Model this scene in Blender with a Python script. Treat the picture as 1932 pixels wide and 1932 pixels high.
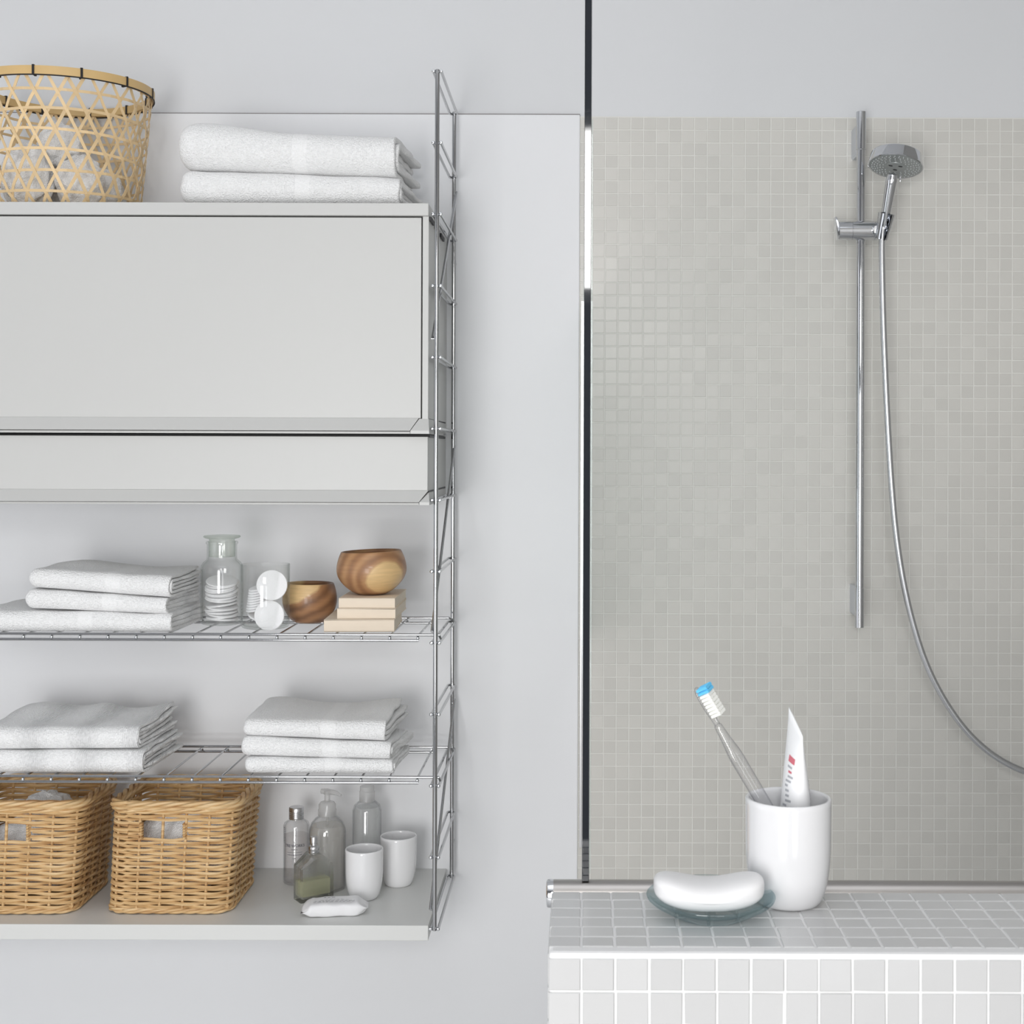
import bpy, bmesh, math, random
from mathutils import Vector, Matrix, noise
random.seed(7)
for _o in list(bpy.data.objects): bpy.data.objects.remove(_o)
scene = bpy.context.scene
COL = scene.collection
PI = math.pi
# ------------------------------------------------------------------ camera
F = 2618.0; VX, VY = 1095.0, 853.0; CAMY = -2.75; CAMZ = 1.40
ROLL = math.radians(0.2)
cam = bpy.data.cameras.new('camera'); camo = bpy.data.objects.new('camera', cam); COL.objects.link(camo)
cam.sensor_width = 36; cam.sensor_height = 36; cam.lens = F / 1932 * 36
cam.shift_x = -(VX - 966) / 1932; cam.shift_y = (VY - 966) / 1932
cam.clip_start = 0.05
cam.dof.use_dof = True; cam.dof.focus_distance = 2.45; cam.dof.aperture_fstop = 34
camo.matrix_world = Matrix.Translation((0, CAMY, CAMZ)) @ Matrix.Rotation(PI / 2, 4, 'X') @ Matrix.Rotation(ROLL, 4, 'Z')
scene.camera = camo
# ------------------------------------------------------------------ world, light, exposure
w = bpy.data.worlds.new('daylight'); scene.world = w; w.use_nodes = True
bgn = w.node_tree.nodes['Background']; bgn.inputs[0].default_value = (0.88, 0.93, 1.0, 1); bgn.inputs[1].default_value = 0.7
def area(name, loc, rot, sx, sy, power, color):
    l = bpy.data.lights.new(name, 'AREA'); l.shape = 'RECTANGLE'; l.size = sx; l.size_y = sy
    l.energy = power; l.color = color
    o = bpy.data.objects.new(name, l); COL.objects.link(o); o.location = loc; o.rotation_euler = rot
    return o
area('window_daylight', (0.0, -4.07, 2.04), (PI / 2, 0, 0), 1.0, 0.48, 24, (1.0, 0.99, 0.975))      # high window in wall_front
area('added_low_fill', (-0.85, -4.07, 1.0), (PI / 2, 0, 0), 0.95, 1.45, 59, (1.0, 0.99, 0.98))     # low frontal fill, added behind an invented glazed opening
area('added_second_low_fill', (0.60, -4.07, 1.0), (PI / 2, 0, 0), 0.65, 1.45, 10, (0.97, 0.98, 1.0))  # weaker low fill on the right, added, its opening invented too
area('side_window_daylight', (-2.97, -2.0, 1.35), (PI / 2, 0, -PI / 2), 1.5, 1.9, 7, (0.97, 0.98, 1.0))  # window in wall_left
area('added_top_fill', (-0.1, -2.3, 2.93), (0, 0, 0), 2.0, 1.2, 11, (0.97, 0.98, 1.0))  # overhead fill lamp, added to balance the wall brightness
scene.view_settings.view_transform = 'Standard'; scene.view_settings.look = 'None'
scene.view_settings.exposure = -0.13; scene.view_settings.gamma = 1.0; scene.view_settings.use_curve_mapping = False
cy = scene.cycles
cy.max_bounces = 12; cy.transmission_bounces = 12; cy.glossy_bounces = 6; cy.diffuse_bounces = 5; cy.transparent_max_bounces = 12
cy.use_denoising = True; cy.sample_clamp_indirect = 6.0; cy.blur_glossy = 0.5

# ------------------------------------------------------------------ pixel -> point at a true depth
def P(px, py, D):
    dx, dy = px - VX, py - VY
    x = dx * math.cos(ROLL) + dy * math.sin(ROLL); y = -dx * math.sin(ROLL) + dy * math.cos(ROLL)
    return Vector((x * D / F, CAMY + D, CAMZ - y * D / F))
def Xp(px, py, D): return P(px, py, D).x
def Zp(px, py, D): return P(px, py, D).z

# ------------------------------------------------------------------ materials
def mat(name, col, rough=0.5, metal=0.0, var=0.03, vscale=8.0, bump=0.0, bscale=300.0, trans=0.0, ior=1.45,
        coat=0.0, sheen=0.0, rnd=0.0, alpha=None, spec=0.5, sss=0.0):
    m = bpy.data.materials.new(name); m.use_nodes = True
    nt = m.node_tree; N = nt.nodes; L = nt.links; b = N['Principled BSDF']
    b.inputs['Roughness'].default_value = rough; b.inputs['Metallic'].default_value = metal
    b.inputs['Transmission Weight'].default_value = trans; b.inputs['IOR'].default_value = ior
    b.inputs['Coat Weight'].default_value = coat; b.inputs['Sheen Weight'].default_value = sheen
    b.inputs['Specular IOR Level'].default_value = spec
    if sss: 
        b.inputs['Subsurface Weight'].default_value = sss; b.inputs['Subsurface Radius'].default_value = (0.01, 0.01, 0.01); b.inputs['Subsurface Scale'].default_value = 1.0
    tc = N.new('ShaderNodeTexCoord')
    nz = N.new('ShaderNodeTexNoise'); nz.inputs['Scale'].default_value = vscale; nz.inputs['Detail'].default_value = 3
    L.new(tc.outputs['Object'], nz.inputs['Vector'])
    mr = N.new('ShaderNodeMapRange'); mr.inputs['To Min'].default_value = 1 - var; mr.inputs['To Max'].default_value = 1 + var
    L.new(nz.outputs['Fac'], mr.inputs['Value'])
    fac = mr.outputs['Result']
    if rnd:
        oi = N.new('ShaderNodeObjectInfo'); ge = N.new('ShaderNodeNewGeometry')
        ad = N.new('ShaderNodeMath'); ad.operation = 'ADD'; L.new(oi.outputs['Random'], ad.inputs[0]); L.new(ge.outputs['Random Per Island'], ad.inputs[1])
        fr = N.new('ShaderNodeMath'); fr.operation = 'FRACT'; L.new(ad.outputs[0], fr.inputs[0])
        m2 = N.new('ShaderNodeMapRange'); m2.inputs['To Min'].default_value = 1 - rnd; m2.inputs['To Max'].default_value = 1 + rnd
        L.new(fr.outputs[0], m2.inputs['Value'])
        mu = N.new('ShaderNodeMath'); mu.operation = 'MULTIPLY'; L.new(fac, mu.inputs[0]); L.new(m2.outputs['Result'], mu.inputs[1]); fac = mu.outputs[0]
    sc = N.new('ShaderNodeVectorMath'); sc.operation = 'SCALE'; sc.inputs[0].default_value = col[:3]
    L.new(fac, sc.inputs['Scale']); L.new(sc.outputs['Vector'], b.inputs['Base Color'])
    if bump:
        n2 = N.new('ShaderNodeTexNoise'); n2.inputs['Scale'].default_value = bscale; n2.inputs['Detail'].default_value = 2
        L.new(tc.outputs['Object'], n2.inputs['Vector'])
        bp = N.new('ShaderNodeBump'); bp.inputs['Strength'].default_value = bump; bp.inputs['Distance'].default_value = 0.002
        L.new(n2.outputs['Fac'], bp.inputs['Height']); L.new(bp.outputs['Normal'], b.inputs['Normal'])
    return m
def srgb(r, g, b):
    f = lambda c: ((c / 255) / 12.92) if c / 255 <= 0.04045 else ((c / 255 + 0.055) / 1.055) ** 2.4
    return (f(r), f(g), f(b))
M = {}
M['plaster'] = mat('painted_plaster', (0.69, 0.70, 0.715), 0.7, var=0.01, vscale=2.0, bump=0.05, bscale=60)
M['board'] = mat('painted_board', (0.785, 0.793, 0.81), 0.45, var=0.008, vscale=2.0, bump=0.02, bscale=40)
M['post'] = mat('dark_polished_edge', (0.008, 0.010, 0.014), 0.03, var=0.05, ior=1.9)
M['wall_tone'] = mat('beige_grey_shower_wall', (0.40, 0.39, 0.37), 0.5, var=0.02, vscale=3)
M['seam'] = mat('seam_line', (0.30, 0.28, 0.28), 0.9, var=0.1)
M['dim'] = mat('grey_room_paint', (0.30, 0.30, 0.31), 0.8, var=0.05, vscale=2)
M['floor'] = mat('pale_floor_screed', (0.62, 0.62, 0.62), 0.5, var=0.05, vscale=3)
M['ceil'] = mat('ceiling_paint', (0.75, 0.76, 0.78), 0.8, var=0.01)
M['tile'] = mat('beige_grey_glazed_tile', (0.615, 0.602, 0.565), 0.28, var=0.01, vscale=5, rnd=0.035, bump=0.03, bscale=90)
M['ledge_tile'] = mat('ledge_tile_dimmed', (0.50, 0.50, 0.50), 0.22, var=0.01, vscale=5, rnd=0.03, bump=0.03, bscale=90)  # same mosaic tile, colour lowered to offset strong light on the ledge
M['grout'] = mat('pale_grout', (0.74, 0.735, 0.70), 0.85, var=0.04, vscale=30, bump=0.1)
M['grout_w'] = mat('white_grout', (0.68, 0.68, 0.68), 0.7, var=0.02, vscale=20, bump=0.1)
M['chrome'] = mat('polished_chrome', (0.64, 0.65, 0.67), 0.05, 1.0, var=0.02, vscale=20)
M['chrome_hose'] = mat('satin_chrome_hose', (0.66, 0.67, 0.69), 0.24, 1.0, var=0.03, vscale=20)
M['wire'] = mat('chromed_wire', (0.47, 0.475, 0.485), 0.10, 1.0, var=0.04, vscale=30)
M['steel'] = mat('brushed_steel', (0.42, 0.40, 0.385), 0.36, 1.0, var=0.06, vscale=15)
M['alu'] = mat('satin_aluminium', (0.68, 0.68, 0.69), 0.3, 1.0, var=0.03, vscale=60)
M['lacquer'] = mat('pale_grey_lacquer', (0.575, 0.575, 0.562), 0.4, var=0.008, vscale=3)
M['lacquer_lifted'] = mat('shelf_lacquer_lifted', (0.68, 0.685, 0.67), 0.4, var=0.008, vscale=3)  # cabinet lacquer made paler to make up for weak light down low
M['dark'] = mat('dark_fittings_gap_shade', (0.03, 0.03, 0.032), 0.5, var=0.1)  # real dark fittings, and the shade painted into the drawer gap
M['glass'] = mat('clear_glass', (0.97, 0.985, 0.975), 0.0, var=0.003, trans=1.0, ior=1.45)
M['glass_g'] = mat('greenish_glass', (0.80, 0.90, 0.85), 0.0, var=0.01, trans=1.0, ior=1.48)
M['glass_teal'] = mat('blue_green_glass', (0.72, 0.83, 0.84), 0.0, var=0.01, trans=1.0, ior=1.45)
M['pane'] = mat('shower_pane_glass', (0.55, 0.75, 0.74), 0.0, var=0.01, trans=1.0, ior=1.45)
M['plastic_c'] = mat('clear_plastic', (0.95, 0.95, 0.96), 0.04, var=0.003, trans=1.0, ior=1.38)
M['plastic_f'] = mat('frosted_plastic', (0.86, 0.87, 0.87), 0.3, var=0.01, trans=0.45, ior=1.3)
M['liquid'] = mat('grey_liquid_soap', (0.80, 0.79, 0.75), 0.15, var=0.02, trans=0.55, ior=1.3)
M['liquid_w'] = mat('pale_lotion', (0.84, 0.86, 0.86), 0.2, var=0.02, trans=0.5, ior=1.3)
M['perfume'] = mat('yellow_green_perfume', (0.86, 0.88, 0.52), 0.02, var=0.02, trans=0.85, ior=1.33)
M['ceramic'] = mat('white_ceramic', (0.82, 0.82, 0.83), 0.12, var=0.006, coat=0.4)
M['ceramic_near'] = mat('white_ceramic_dimmed', (0.67, 0.67, 0.68), 0.14, var=0.006, coat=0.4)  # same white ceramic, darkened to offset the stronger light up front
M['soap'] = mat('white_soap', (0.70, 0.695, 0.70), 0.38, var=0.01, sss=0.1)
M['paper'] = mat('white_wrapping_paper', (0.84, 0.84, 0.85), 0.6, var=0.02, bump=0.12, bscale=120)
M['ink'] = mat('grey_ink', (0.12, 0.12, 0.14), 0.6, var=0.1)
M['ink_red'] = mat('red_ink', (0.62, 0.16, 0.2), 0.5, var=0.1)
M['label'] = mat('sheer_label_film', (0.74, 0.74, 0.76), 0.3, var=0.03, trans=0.6, ior=1.2)
M['tube'] = mat('white_tube_plastic', (0.86, 0.865, 0.875), 0.35, var=0.01)
M['cotton'] = mat('cotton_wool', (0.88, 0.88, 0.89), 0.95, var=0.01, bump=0.25, bscale=500, sheen=0.3)
M['cream'] = mat('cream_paper_cover', (0.80, 0.69, 0.56), 0.75, var=0.03, vscale=30)
M['pages'] = mat('cream_page_block', (0.80, 0.71, 0.59), 0.85, var=0.06, vscale=200)
M['bristle'] = mat('white_bristle', (0.84, 0.84, 0.80), 0.6, var=0.05, vscale=100)
M['bristle_b'] = mat('blue_bristle', (0.12, 0.50, 0.80), 0.5, var=0.15, vscale=200)
M['bamboo'] = mat('pale_bamboo', srgb(222, 194, 150), 0.5, var=0.10, vscale=30, rnd=0.10, bump=0.1, bscale=150)
M['bamboo_rim'] = mat('bamboo_rim', srgb(208, 176, 122), 0.42, var=0.10, vscale=18)
M['cord'] = mat('black_cord', (0.025, 0.022, 0.022), 0.6, var=0.1)
M['nozzle'] = mat('grey_rubber_nozzle', (0.50, 0.52, 0.52), 0.4, var=0.05)
M['face'] = mat('grey_spray_plate', (0.36, 0.38, 0.38), 0.35, 0.4, var=0.03)

def thin(name, tint, edge, gloss=0.04, rough=0.0, milk=0.0, milk_c=(0.85, 0.85, 0.84), sp=3.0):
    """thin walled glass or liquid: clear where it faces, tinted towards its edges, a fresnel sheen; milk = cloudiness"""
    m = bpy.data.materials.new(name); m.use_nodes = True
    nt = m.node_tree; N = nt.nodes; L = nt.links
    N.remove(N['Principled BSDF']); out = N['Material Output']
    tc = N.new('ShaderNodeTexCoord'); nz = N.new('ShaderNodeTexNoise'); nz.inputs['Scale'].default_value = 40; L.new(tc.outputs['Object'], nz.inputs['Vector'])
    lw = N.new('ShaderNodeLayerWeight'); lw.inputs['Blend'].default_value = 0.5
    pw = N.new('ShaderNodeMath'); pw.operation = 'POWER'; pw.inputs[1].default_value = sp; L.new(lw.outputs['Facing'], pw.inputs[0])
    mx = N.new('ShaderNodeMix'); mx.data_type = 'RGBA'; mx.inputs[6].default_value = (*tint, 1); mx.inputs[7].default_value = (*edge, 1); L.new(pw.outputs[0], mx.inputs['Factor'])
    tr = N.new('ShaderNodeBsdfTransparent'); L.new(mx.outputs[2], tr.inputs['Color'])
    gl = N.new('ShaderNodeBsdfGlossy'); gl.inputs['Roughness'].default_value = rough; gl.inputs['Color'].default_value = (1, 1, 1, 1)
    last = tr
    if milk:
        df = N.new('ShaderNodeBsdfDiffuse'); df.inputs['Color'].default_value = (*milk_c, 1)
        tl = N.new('ShaderNodeBsdfTranslucent'); tl.inputs['Color'].default_value = (*milk_c, 1)
        md = N.new('ShaderNodeMixShader'); md.inputs[0].default_value = 0.5; L.new(df.outputs[0], md.inputs[1]); L.new(tl.outputs[0], md.inputs[2])
        mk = N.new('ShaderNodeMixShader'); mk.inputs[0].default_value = milk; L.new(tr.outputs[0], mk.inputs[1]); L.new(md.outputs[0], mk.inputs[2]); last = mk
    fr = N.new('ShaderNodeMath'); fr.operation = 'MULTIPLY_ADD'; fr.inputs[1].default_value = 0.55; fr.inputs[2].default_value = gloss
    p5 = N.new('ShaderNodeMath'); p5.operation = 'POWER'; p5.inputs[1].default_value = 5.0; L.new(lw.outputs['Facing'], p5.inputs[0]); L.new(p5.outputs[0], fr.inputs[0])
    mr = N.new('ShaderNodeMapRange'); mr.inputs['To Min'].default_value = .96; mr.inputs['To Max'].default_value = 1.04; L.new(nz.outputs['Fac'], mr.inputs['Value'])
    fm = N.new('ShaderNodeMath'); fm.operation = 'MULTIPLY'; L.new(fr.outputs[0], fm.inputs[0]); L.new(mr.outputs['Result'], fm.inputs[1])
    ms = N.new('ShaderNodeMixShader'); L.new(fm.outputs[0], ms.inputs[0]); L.new(last.outputs[0], ms.inputs[1]); L.new(gl.outputs[0], ms.inputs[2])
    L.new(ms.outputs[0], out.inputs['Surface']); return m
M['glass'] = thin('clear_thin_glass', (0.99, 0.992, 0.99), (0.66, 0.69, 0.67), .03)
M['glass_g'] = thin('greenish_thick_glass', (0.975, 0.985, 0.975), (0.60, 0.66, 0.61), .05, sp=2.2)
M['pane'] = thin('shower_pane_glass', (0.97, 0.985, 0.98), (0.90, 0.95, 0.94), .02)
M['plastic_c'] = thin('clear_plastic', (0.988, 0.988, 0.988), (0.66, 0.67, 0.68), .035)
M['brush_c'] = mat('clear_brush_plastic', (0.97, 0.97, 0.98), 0.04, var=0.003, trans=1.0, ior=1.38)
M['plastic_f'] = thin('frosted_plastic', (0.95, 0.95, 0.95), (0.75, 0.75, 0.75), .04, .2, milk=.35)
M['liquid'] = thin('grey_liquid_soap', (0.955, 0.95, 0.935), (0.76, 0.75, 0.72), .02, .1, milk=.34, milk_c=(.93, .92, .89))
M['liquid_w'] = thin('pale_lotion', (0.95, 0.96, 0.96), (0.80, 0.82, 0.82), .02, .1, milk=.40, milk_c=(.95, .96, .96))
M['toner'] = thin('pale_toner', (0.955, 0.945, 0.945), (0.80, 0.79, 0.79), .01, milk=.06)
M['perfume'] = thin('yellow_green_perfume', (0.95, 0.955, 0.80), (0.80, 0.83, 0.55), .03, sp=2.0)

M['stopper_glass'] = thin('ground_glass_stopper', (0.96, 0.975, 0.955), (0.66, 0.74, 0.67), .07, .08, milk=.18, milk_c=(.88, .92, .87), sp=2.2)
M['flask'] = mat('flask_glass', (0.98, 0.99, 0.98), 0.0, var=0.003, trans=1.0, ior=1.46)
def half_clear(m):
    nt = m.node_tree; N = nt.nodes; L = nt.links; b = N['Principled BSDF']; out = N['Material Output']
    tr = N.new('ShaderNodeBsdfTransparent'); tr.inputs['Color'].default_value = (.97, .98, .97, 1)
    ms = N.new('ShaderNodeMixShader'); ms.inputs[0].default_value = .35
    L.new(b.outputs[0], ms.inputs[1]); L.new(tr.outputs[0], ms.inputs[2]); L.new(ms.outputs[0], out.inputs['Surface'])
half_clear(M['flask'])
M['scent'] = thin('yellow_green_scent', (0.97, 0.97, 0.84), (0.88, 0.89, 0.70), .03, .05, milk=.40, milk_c=(.97, .97, .74), sp=2.0)
M['brush_c'] = thin('clear_brush_plastic', (0.97, 0.97, 0.975), (0.50, 0.50, 0.53), .06, sp=2.0)
M['glass_teal'] = thin('blue_green_dish_glass', (0.955, 0.975, 0.975), (0.48, 0.61, 0.64), .05, sp=1.7)

def terry(name, col, scale, strength, rib=False):
    m = bpy.data.materials.new(name); m.use_nodes = True
    nt = m.node_tree; N = nt.nodes; L = nt.links; b = N['Principled BSDF']
    b.inputs['Roughness'].default_value = 0.95; b.inputs['Sheen Weight'].default_value = 0.25; b.inputs['Specular IOR Level'].default_value = 0.1
    tc = N.new('ShaderNodeTexCoord')
    vo = N.new('ShaderNodeTexVoronoi'); vo.inputs['Scale'].default_value = scale
    nz = N.new('ShaderNodeTexNoise'); nz.inputs['Scale'].default_value = scale * 0.7; nz.inputs['Detail'].default_value = 3
    L.new(tc.outputs['Object'], vo.inputs['Vector']); L.new(tc.outputs['Object'], nz.inputs['Vector'])
    mx = N.new('ShaderNodeMath'); mx.operation = 'ADD'; L.new(vo.outputs['Distance'], mx.inputs[0]); L.new(nz.outputs['Fac'], mx.inputs[1])
    h = mx.outputs[0]
    if rib:
        wv = N.new('ShaderNodeTexWave'); wv.wave_type = 'BANDS'; wv.bands_direction = 'X'; wv.inputs['Scale'].default_value = 85; wv.inputs['Distortion'].default_value = 0.6
        L.new(tc.outputs['Object'], wv.inputs['Vector'])
        w2 = N.new('ShaderNodeTexWave'); w2.wave_type = 'BANDS'; w2.bands_direction = 'X'; w2.inputs['Scale'].default_value = 3.4; w2.inputs['Distortion'].default_value = 0.3
        L.new(tc.outputs['Object'], w2.inputs['Vector'])
        ml = N.new('ShaderNodeMath'); ml.operation = 'MULTIPLY'; L.new(wv.outputs['Fac'], ml.inputs[0]); L.new(w2.outputs['Fac'], ml.inputs[1])
        a2 = N.new('ShaderNodeMath'); a2.operation = 'MULTIPLY_ADD'; a2.inputs[1].default_value = 1.3
        L.new(ml.outputs[0], a2.inputs[0]); L.new(h, a2.inputs[2]); h = a2.outputs[0]
    mr = N.new('ShaderNodeMapRange'); mr.inputs['From Max'].default_value = 1.6; mr.inputs['To Min'].default_value = 0.92; mr.inputs['To Max'].default_value = 1.01
    L.new(h, mr.inputs['Value'])
    sc = N.new('ShaderNodeVectorMath'); sc.operation = 'SCALE'; sc.inputs[0].default_value = col
    L.new(mr.outputs['Result'], sc.inputs['Scale']); L.new(sc.outputs['Vector'], b.inputs['Base Color'])
    # smooth woven band across the cloth
    sx = N.new('ShaderNodeSeparateXYZ'); L.new(tc.outputs['Object'], sx.inputs[0])
    db = N.new('ShaderNodeMath'); db.operation = 'SUBTRACT'; db.inputs[1].default_value = .026; L.new(sx.outputs[0], db.inputs[0])
    ab = N.new('ShaderNodeMath'); ab.operation = 'ABSOLUTE'; L.new(db.outputs[0], ab.inputs[0])
    bs = N.new('ShaderNodeMapRange'); bs.inputs['From Min'].default_value = .0125; bs.inputs['From Max'].default_value = .0145; bs.inputs['To Min'].default_value = .6 if not rib else 1; bs.inputs['To Max'].default_value = 1.0
    L.new(ab.outputs[0], bs.inputs['Value'])
    hm = N.new('ShaderNodeMath'); hm.operation = 'MULTIPLY'; L.new(h, hm.inputs[0]); L.new(bs.outputs['Result'], hm.inputs[1]); h = hm.outputs[0]
    bp = N.new('ShaderNodeBump'); bp.inputs['Strength'].default_value = strength; bp.inputs['Distance'].default_value = 0.0017
    L.new(h, bp.inputs['Height']); L.new(bp.outputs['Normal'], b.inputs['Normal'])
    return m
M['terry'] = terry('white_terry_cloth', (0.91, 0.91, 0.91), 400, 0.9)
M['terry_rib'] = terry('white_ribbed_cloth', (0.90, 0.90, 0.90), 380, 0.8, True)
M['terry_hem'] = mat('woven_hem_band', (0.84, 0.84, 0.845), 0.9, var=0.02, vscale=40, bump=0.15, bscale=700)

def wicker_mat():
    m = mat('willow_wicker', srgb(200, 158, 104), 0.5, var=0.22, vscale=34, bump=0.15, bscale=120)
    nt = m.node_tree; N = nt.nodes; L = nt.links; b = N['Principled BSDF']
    tc = N.new('ShaderNodeTexCoord'); mp = N.new('ShaderNodeMapping'); mp.inputs['Scale'].default_value = (9, 9, 190)
    L.new(tc.outputs['Object'], mp.inputs['Vector'])
    nz = N.new('ShaderNodeTexNoise'); nz.inputs['Scale'].default_value = 1; nz.inputs['Detail'].default_value = 2; L.new(mp.outputs['Vector'], nz.inputs['Vector'])
    cr = N.new('ShaderNodeValToRGB')
    e = cr.color_ramp.elements; e[0].position = 0.28; e[0].color = (*srgb(174, 130, 84), 1); e[1].position = 0.72; e[1].color = (*srgb(234, 206, 162), 1)
    n = e.new(0.5); n.color = (*srgb(211, 175, 124), 1)
    L.new(nz.outputs['Fac'], cr.inputs['Fac']); L.new(cr.outputs['Color'], b.inputs['Base Color'])
    return m
M['wicker'] = wicker_mat()

def wood_mat(name, sap_c, sap_r, grain_rot, dark_amt):
    """turned acacia: brown heartwood rings, blond sapwood patch of its own shape"""
    m = bpy.data.materials.new(name); m.use_nodes = True
    nt = m.node_tree; N = nt.nodes; L = nt.links; b = N['Principled BSDF']
    b.inputs['Roughness'].default_value = 0.42; b.inputs['Coat Weight'].default_value = 0.15
    tc = N.new('ShaderNodeTexCoord')
    nz = N.new('ShaderNodeTexNoise'); nz.inputs['Scale'].default_value = 16; nz.inputs['Detail'].default_value = 3; nz.inputs['Distortion'].default_value = 0.4
    L.new(tc.outputs['Object'], nz.inputs['Vector'])
    # distance from the sapwood centre, wobbled
    sb = N.new('ShaderNodeVectorMath'); sb.operation = 'SUBTRACT'; sb.inputs[1].default_value = sap_c; L.new(tc.outputs['Object'], sb.inputs[0])
    mp = N.new('ShaderNodeMapping'); mp.inputs['Rotation'].default_value = grain_rot; mp.inputs['Scale'].default_value = (1 / sap_r[0], 1 / sap_r[1], 1 / sap_r[2])
    mp.vector_type = 'TEXTURE'; mp.inputs['Scale'].default_value = sap_r
    L.new(sb.outputs['Vector'], mp.inputs['Vector'])
    ln = N.new('ShaderNodeVectorMath'); ln.operation = 'LENGTH'; L.new(mp.outputs['Vector'], ln.inputs[0])
    ad = N.new('ShaderNodeMath'); ad.operation = 'MULTIPLY_ADD'; ad.inputs[1].default_value = 0.45; L.new(nz.outputs['Fac'], ad.inputs[0]); L.new(ln.outputs['Value'], ad.inputs[2])
    wv = N.new('ShaderNodeMath'); wv.operation = 'MULTIPLY'; wv.inputs[1].default_value = 11; L.new(ad.outputs[0], wv.inputs[0])
    sn = N.new('ShaderNodeMath'); sn.operation = 'SINE'; L.new(wv.outputs[0], sn.inputs[0])
    cr = N.new('ShaderNodeValToRGB'); e = cr.color_ramp.elements
    e[0].position = 0.0; e[0].color = (*srgb(124, 88, 62), 1); e[1].position = 1.0; e[1].color = (*srgb(190, 148, 106), 1)
    x = e.new(0.55); x.color = (*srgb(165, 121, 84), 1)
    mr = N.new('ShaderNodeMapRange'); mr.inputs['From Min'].default_value = -1; 
    mr.inputs['To Min'].default_value = dark_amt[0]; mr.inputs['To Max'].default_value = dark_amt[1]; L.new(sn.outputs[0], mr.inputs['Value'])
    L.new(mr.outputs['Result'], cr.inputs['Fac'])
    c2 = N.new('ShaderNodeValToRGB'); e = c2.color_ramp.elements
    e[0].position = 1.12; e[0].color = (0, 0, 0, 1); e[1].position = 1.0; e[1].color = (1, 1, 1, 1)
    m2 = N.new('ShaderNodeMapRange'); m2.inputs['From Min'].default_value = 1.16; m2.inputs['From Max'].default_value = 1.30
    L.new(ad.outputs[0], m2.inputs['Value'])
    mx = N.new('ShaderNodeMix'); mx.data_type = 'RGBA'
    L.new(m2.outputs['Result'], mx.inputs['Factor']); mx.inputs[6].default_value = (*srgb(220, 186, 134), 1); L.new(cr.outputs['Color'], mx.inputs[7])
    # fine streaks
    mp2 = N.new('ShaderNodeMapping'); mp2.inputs['Scale'].default_value = (30, 30, 260); L.new(tc.outputs['Object'], mp2.inputs['Vector'])
    n3 = N.new('ShaderNodeTexNoise'); n3.inputs['Scale'].default_value = 1; L.new(mp2.outputs['Vector'], n3.inputs['Vector'])
    m3 = N.new('ShaderNodeMapRange'); m3.inputs['To Min'].default_value = 0.82; m3.inputs['To Max'].default_value = 1.15; L.new(n3.outputs['Fac'], m3.inputs['Value'])
    sc = N.new('ShaderNodeVectorMath'); sc.operation = 'SCALE'; L.new(mx.outputs[2], sc.inputs[0]); L.new(m3.outputs['Result'], sc.inputs['Scale'])
    L.new(sc.outputs['Vector'], b.inputs['Base Color'])
    return m

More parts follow.
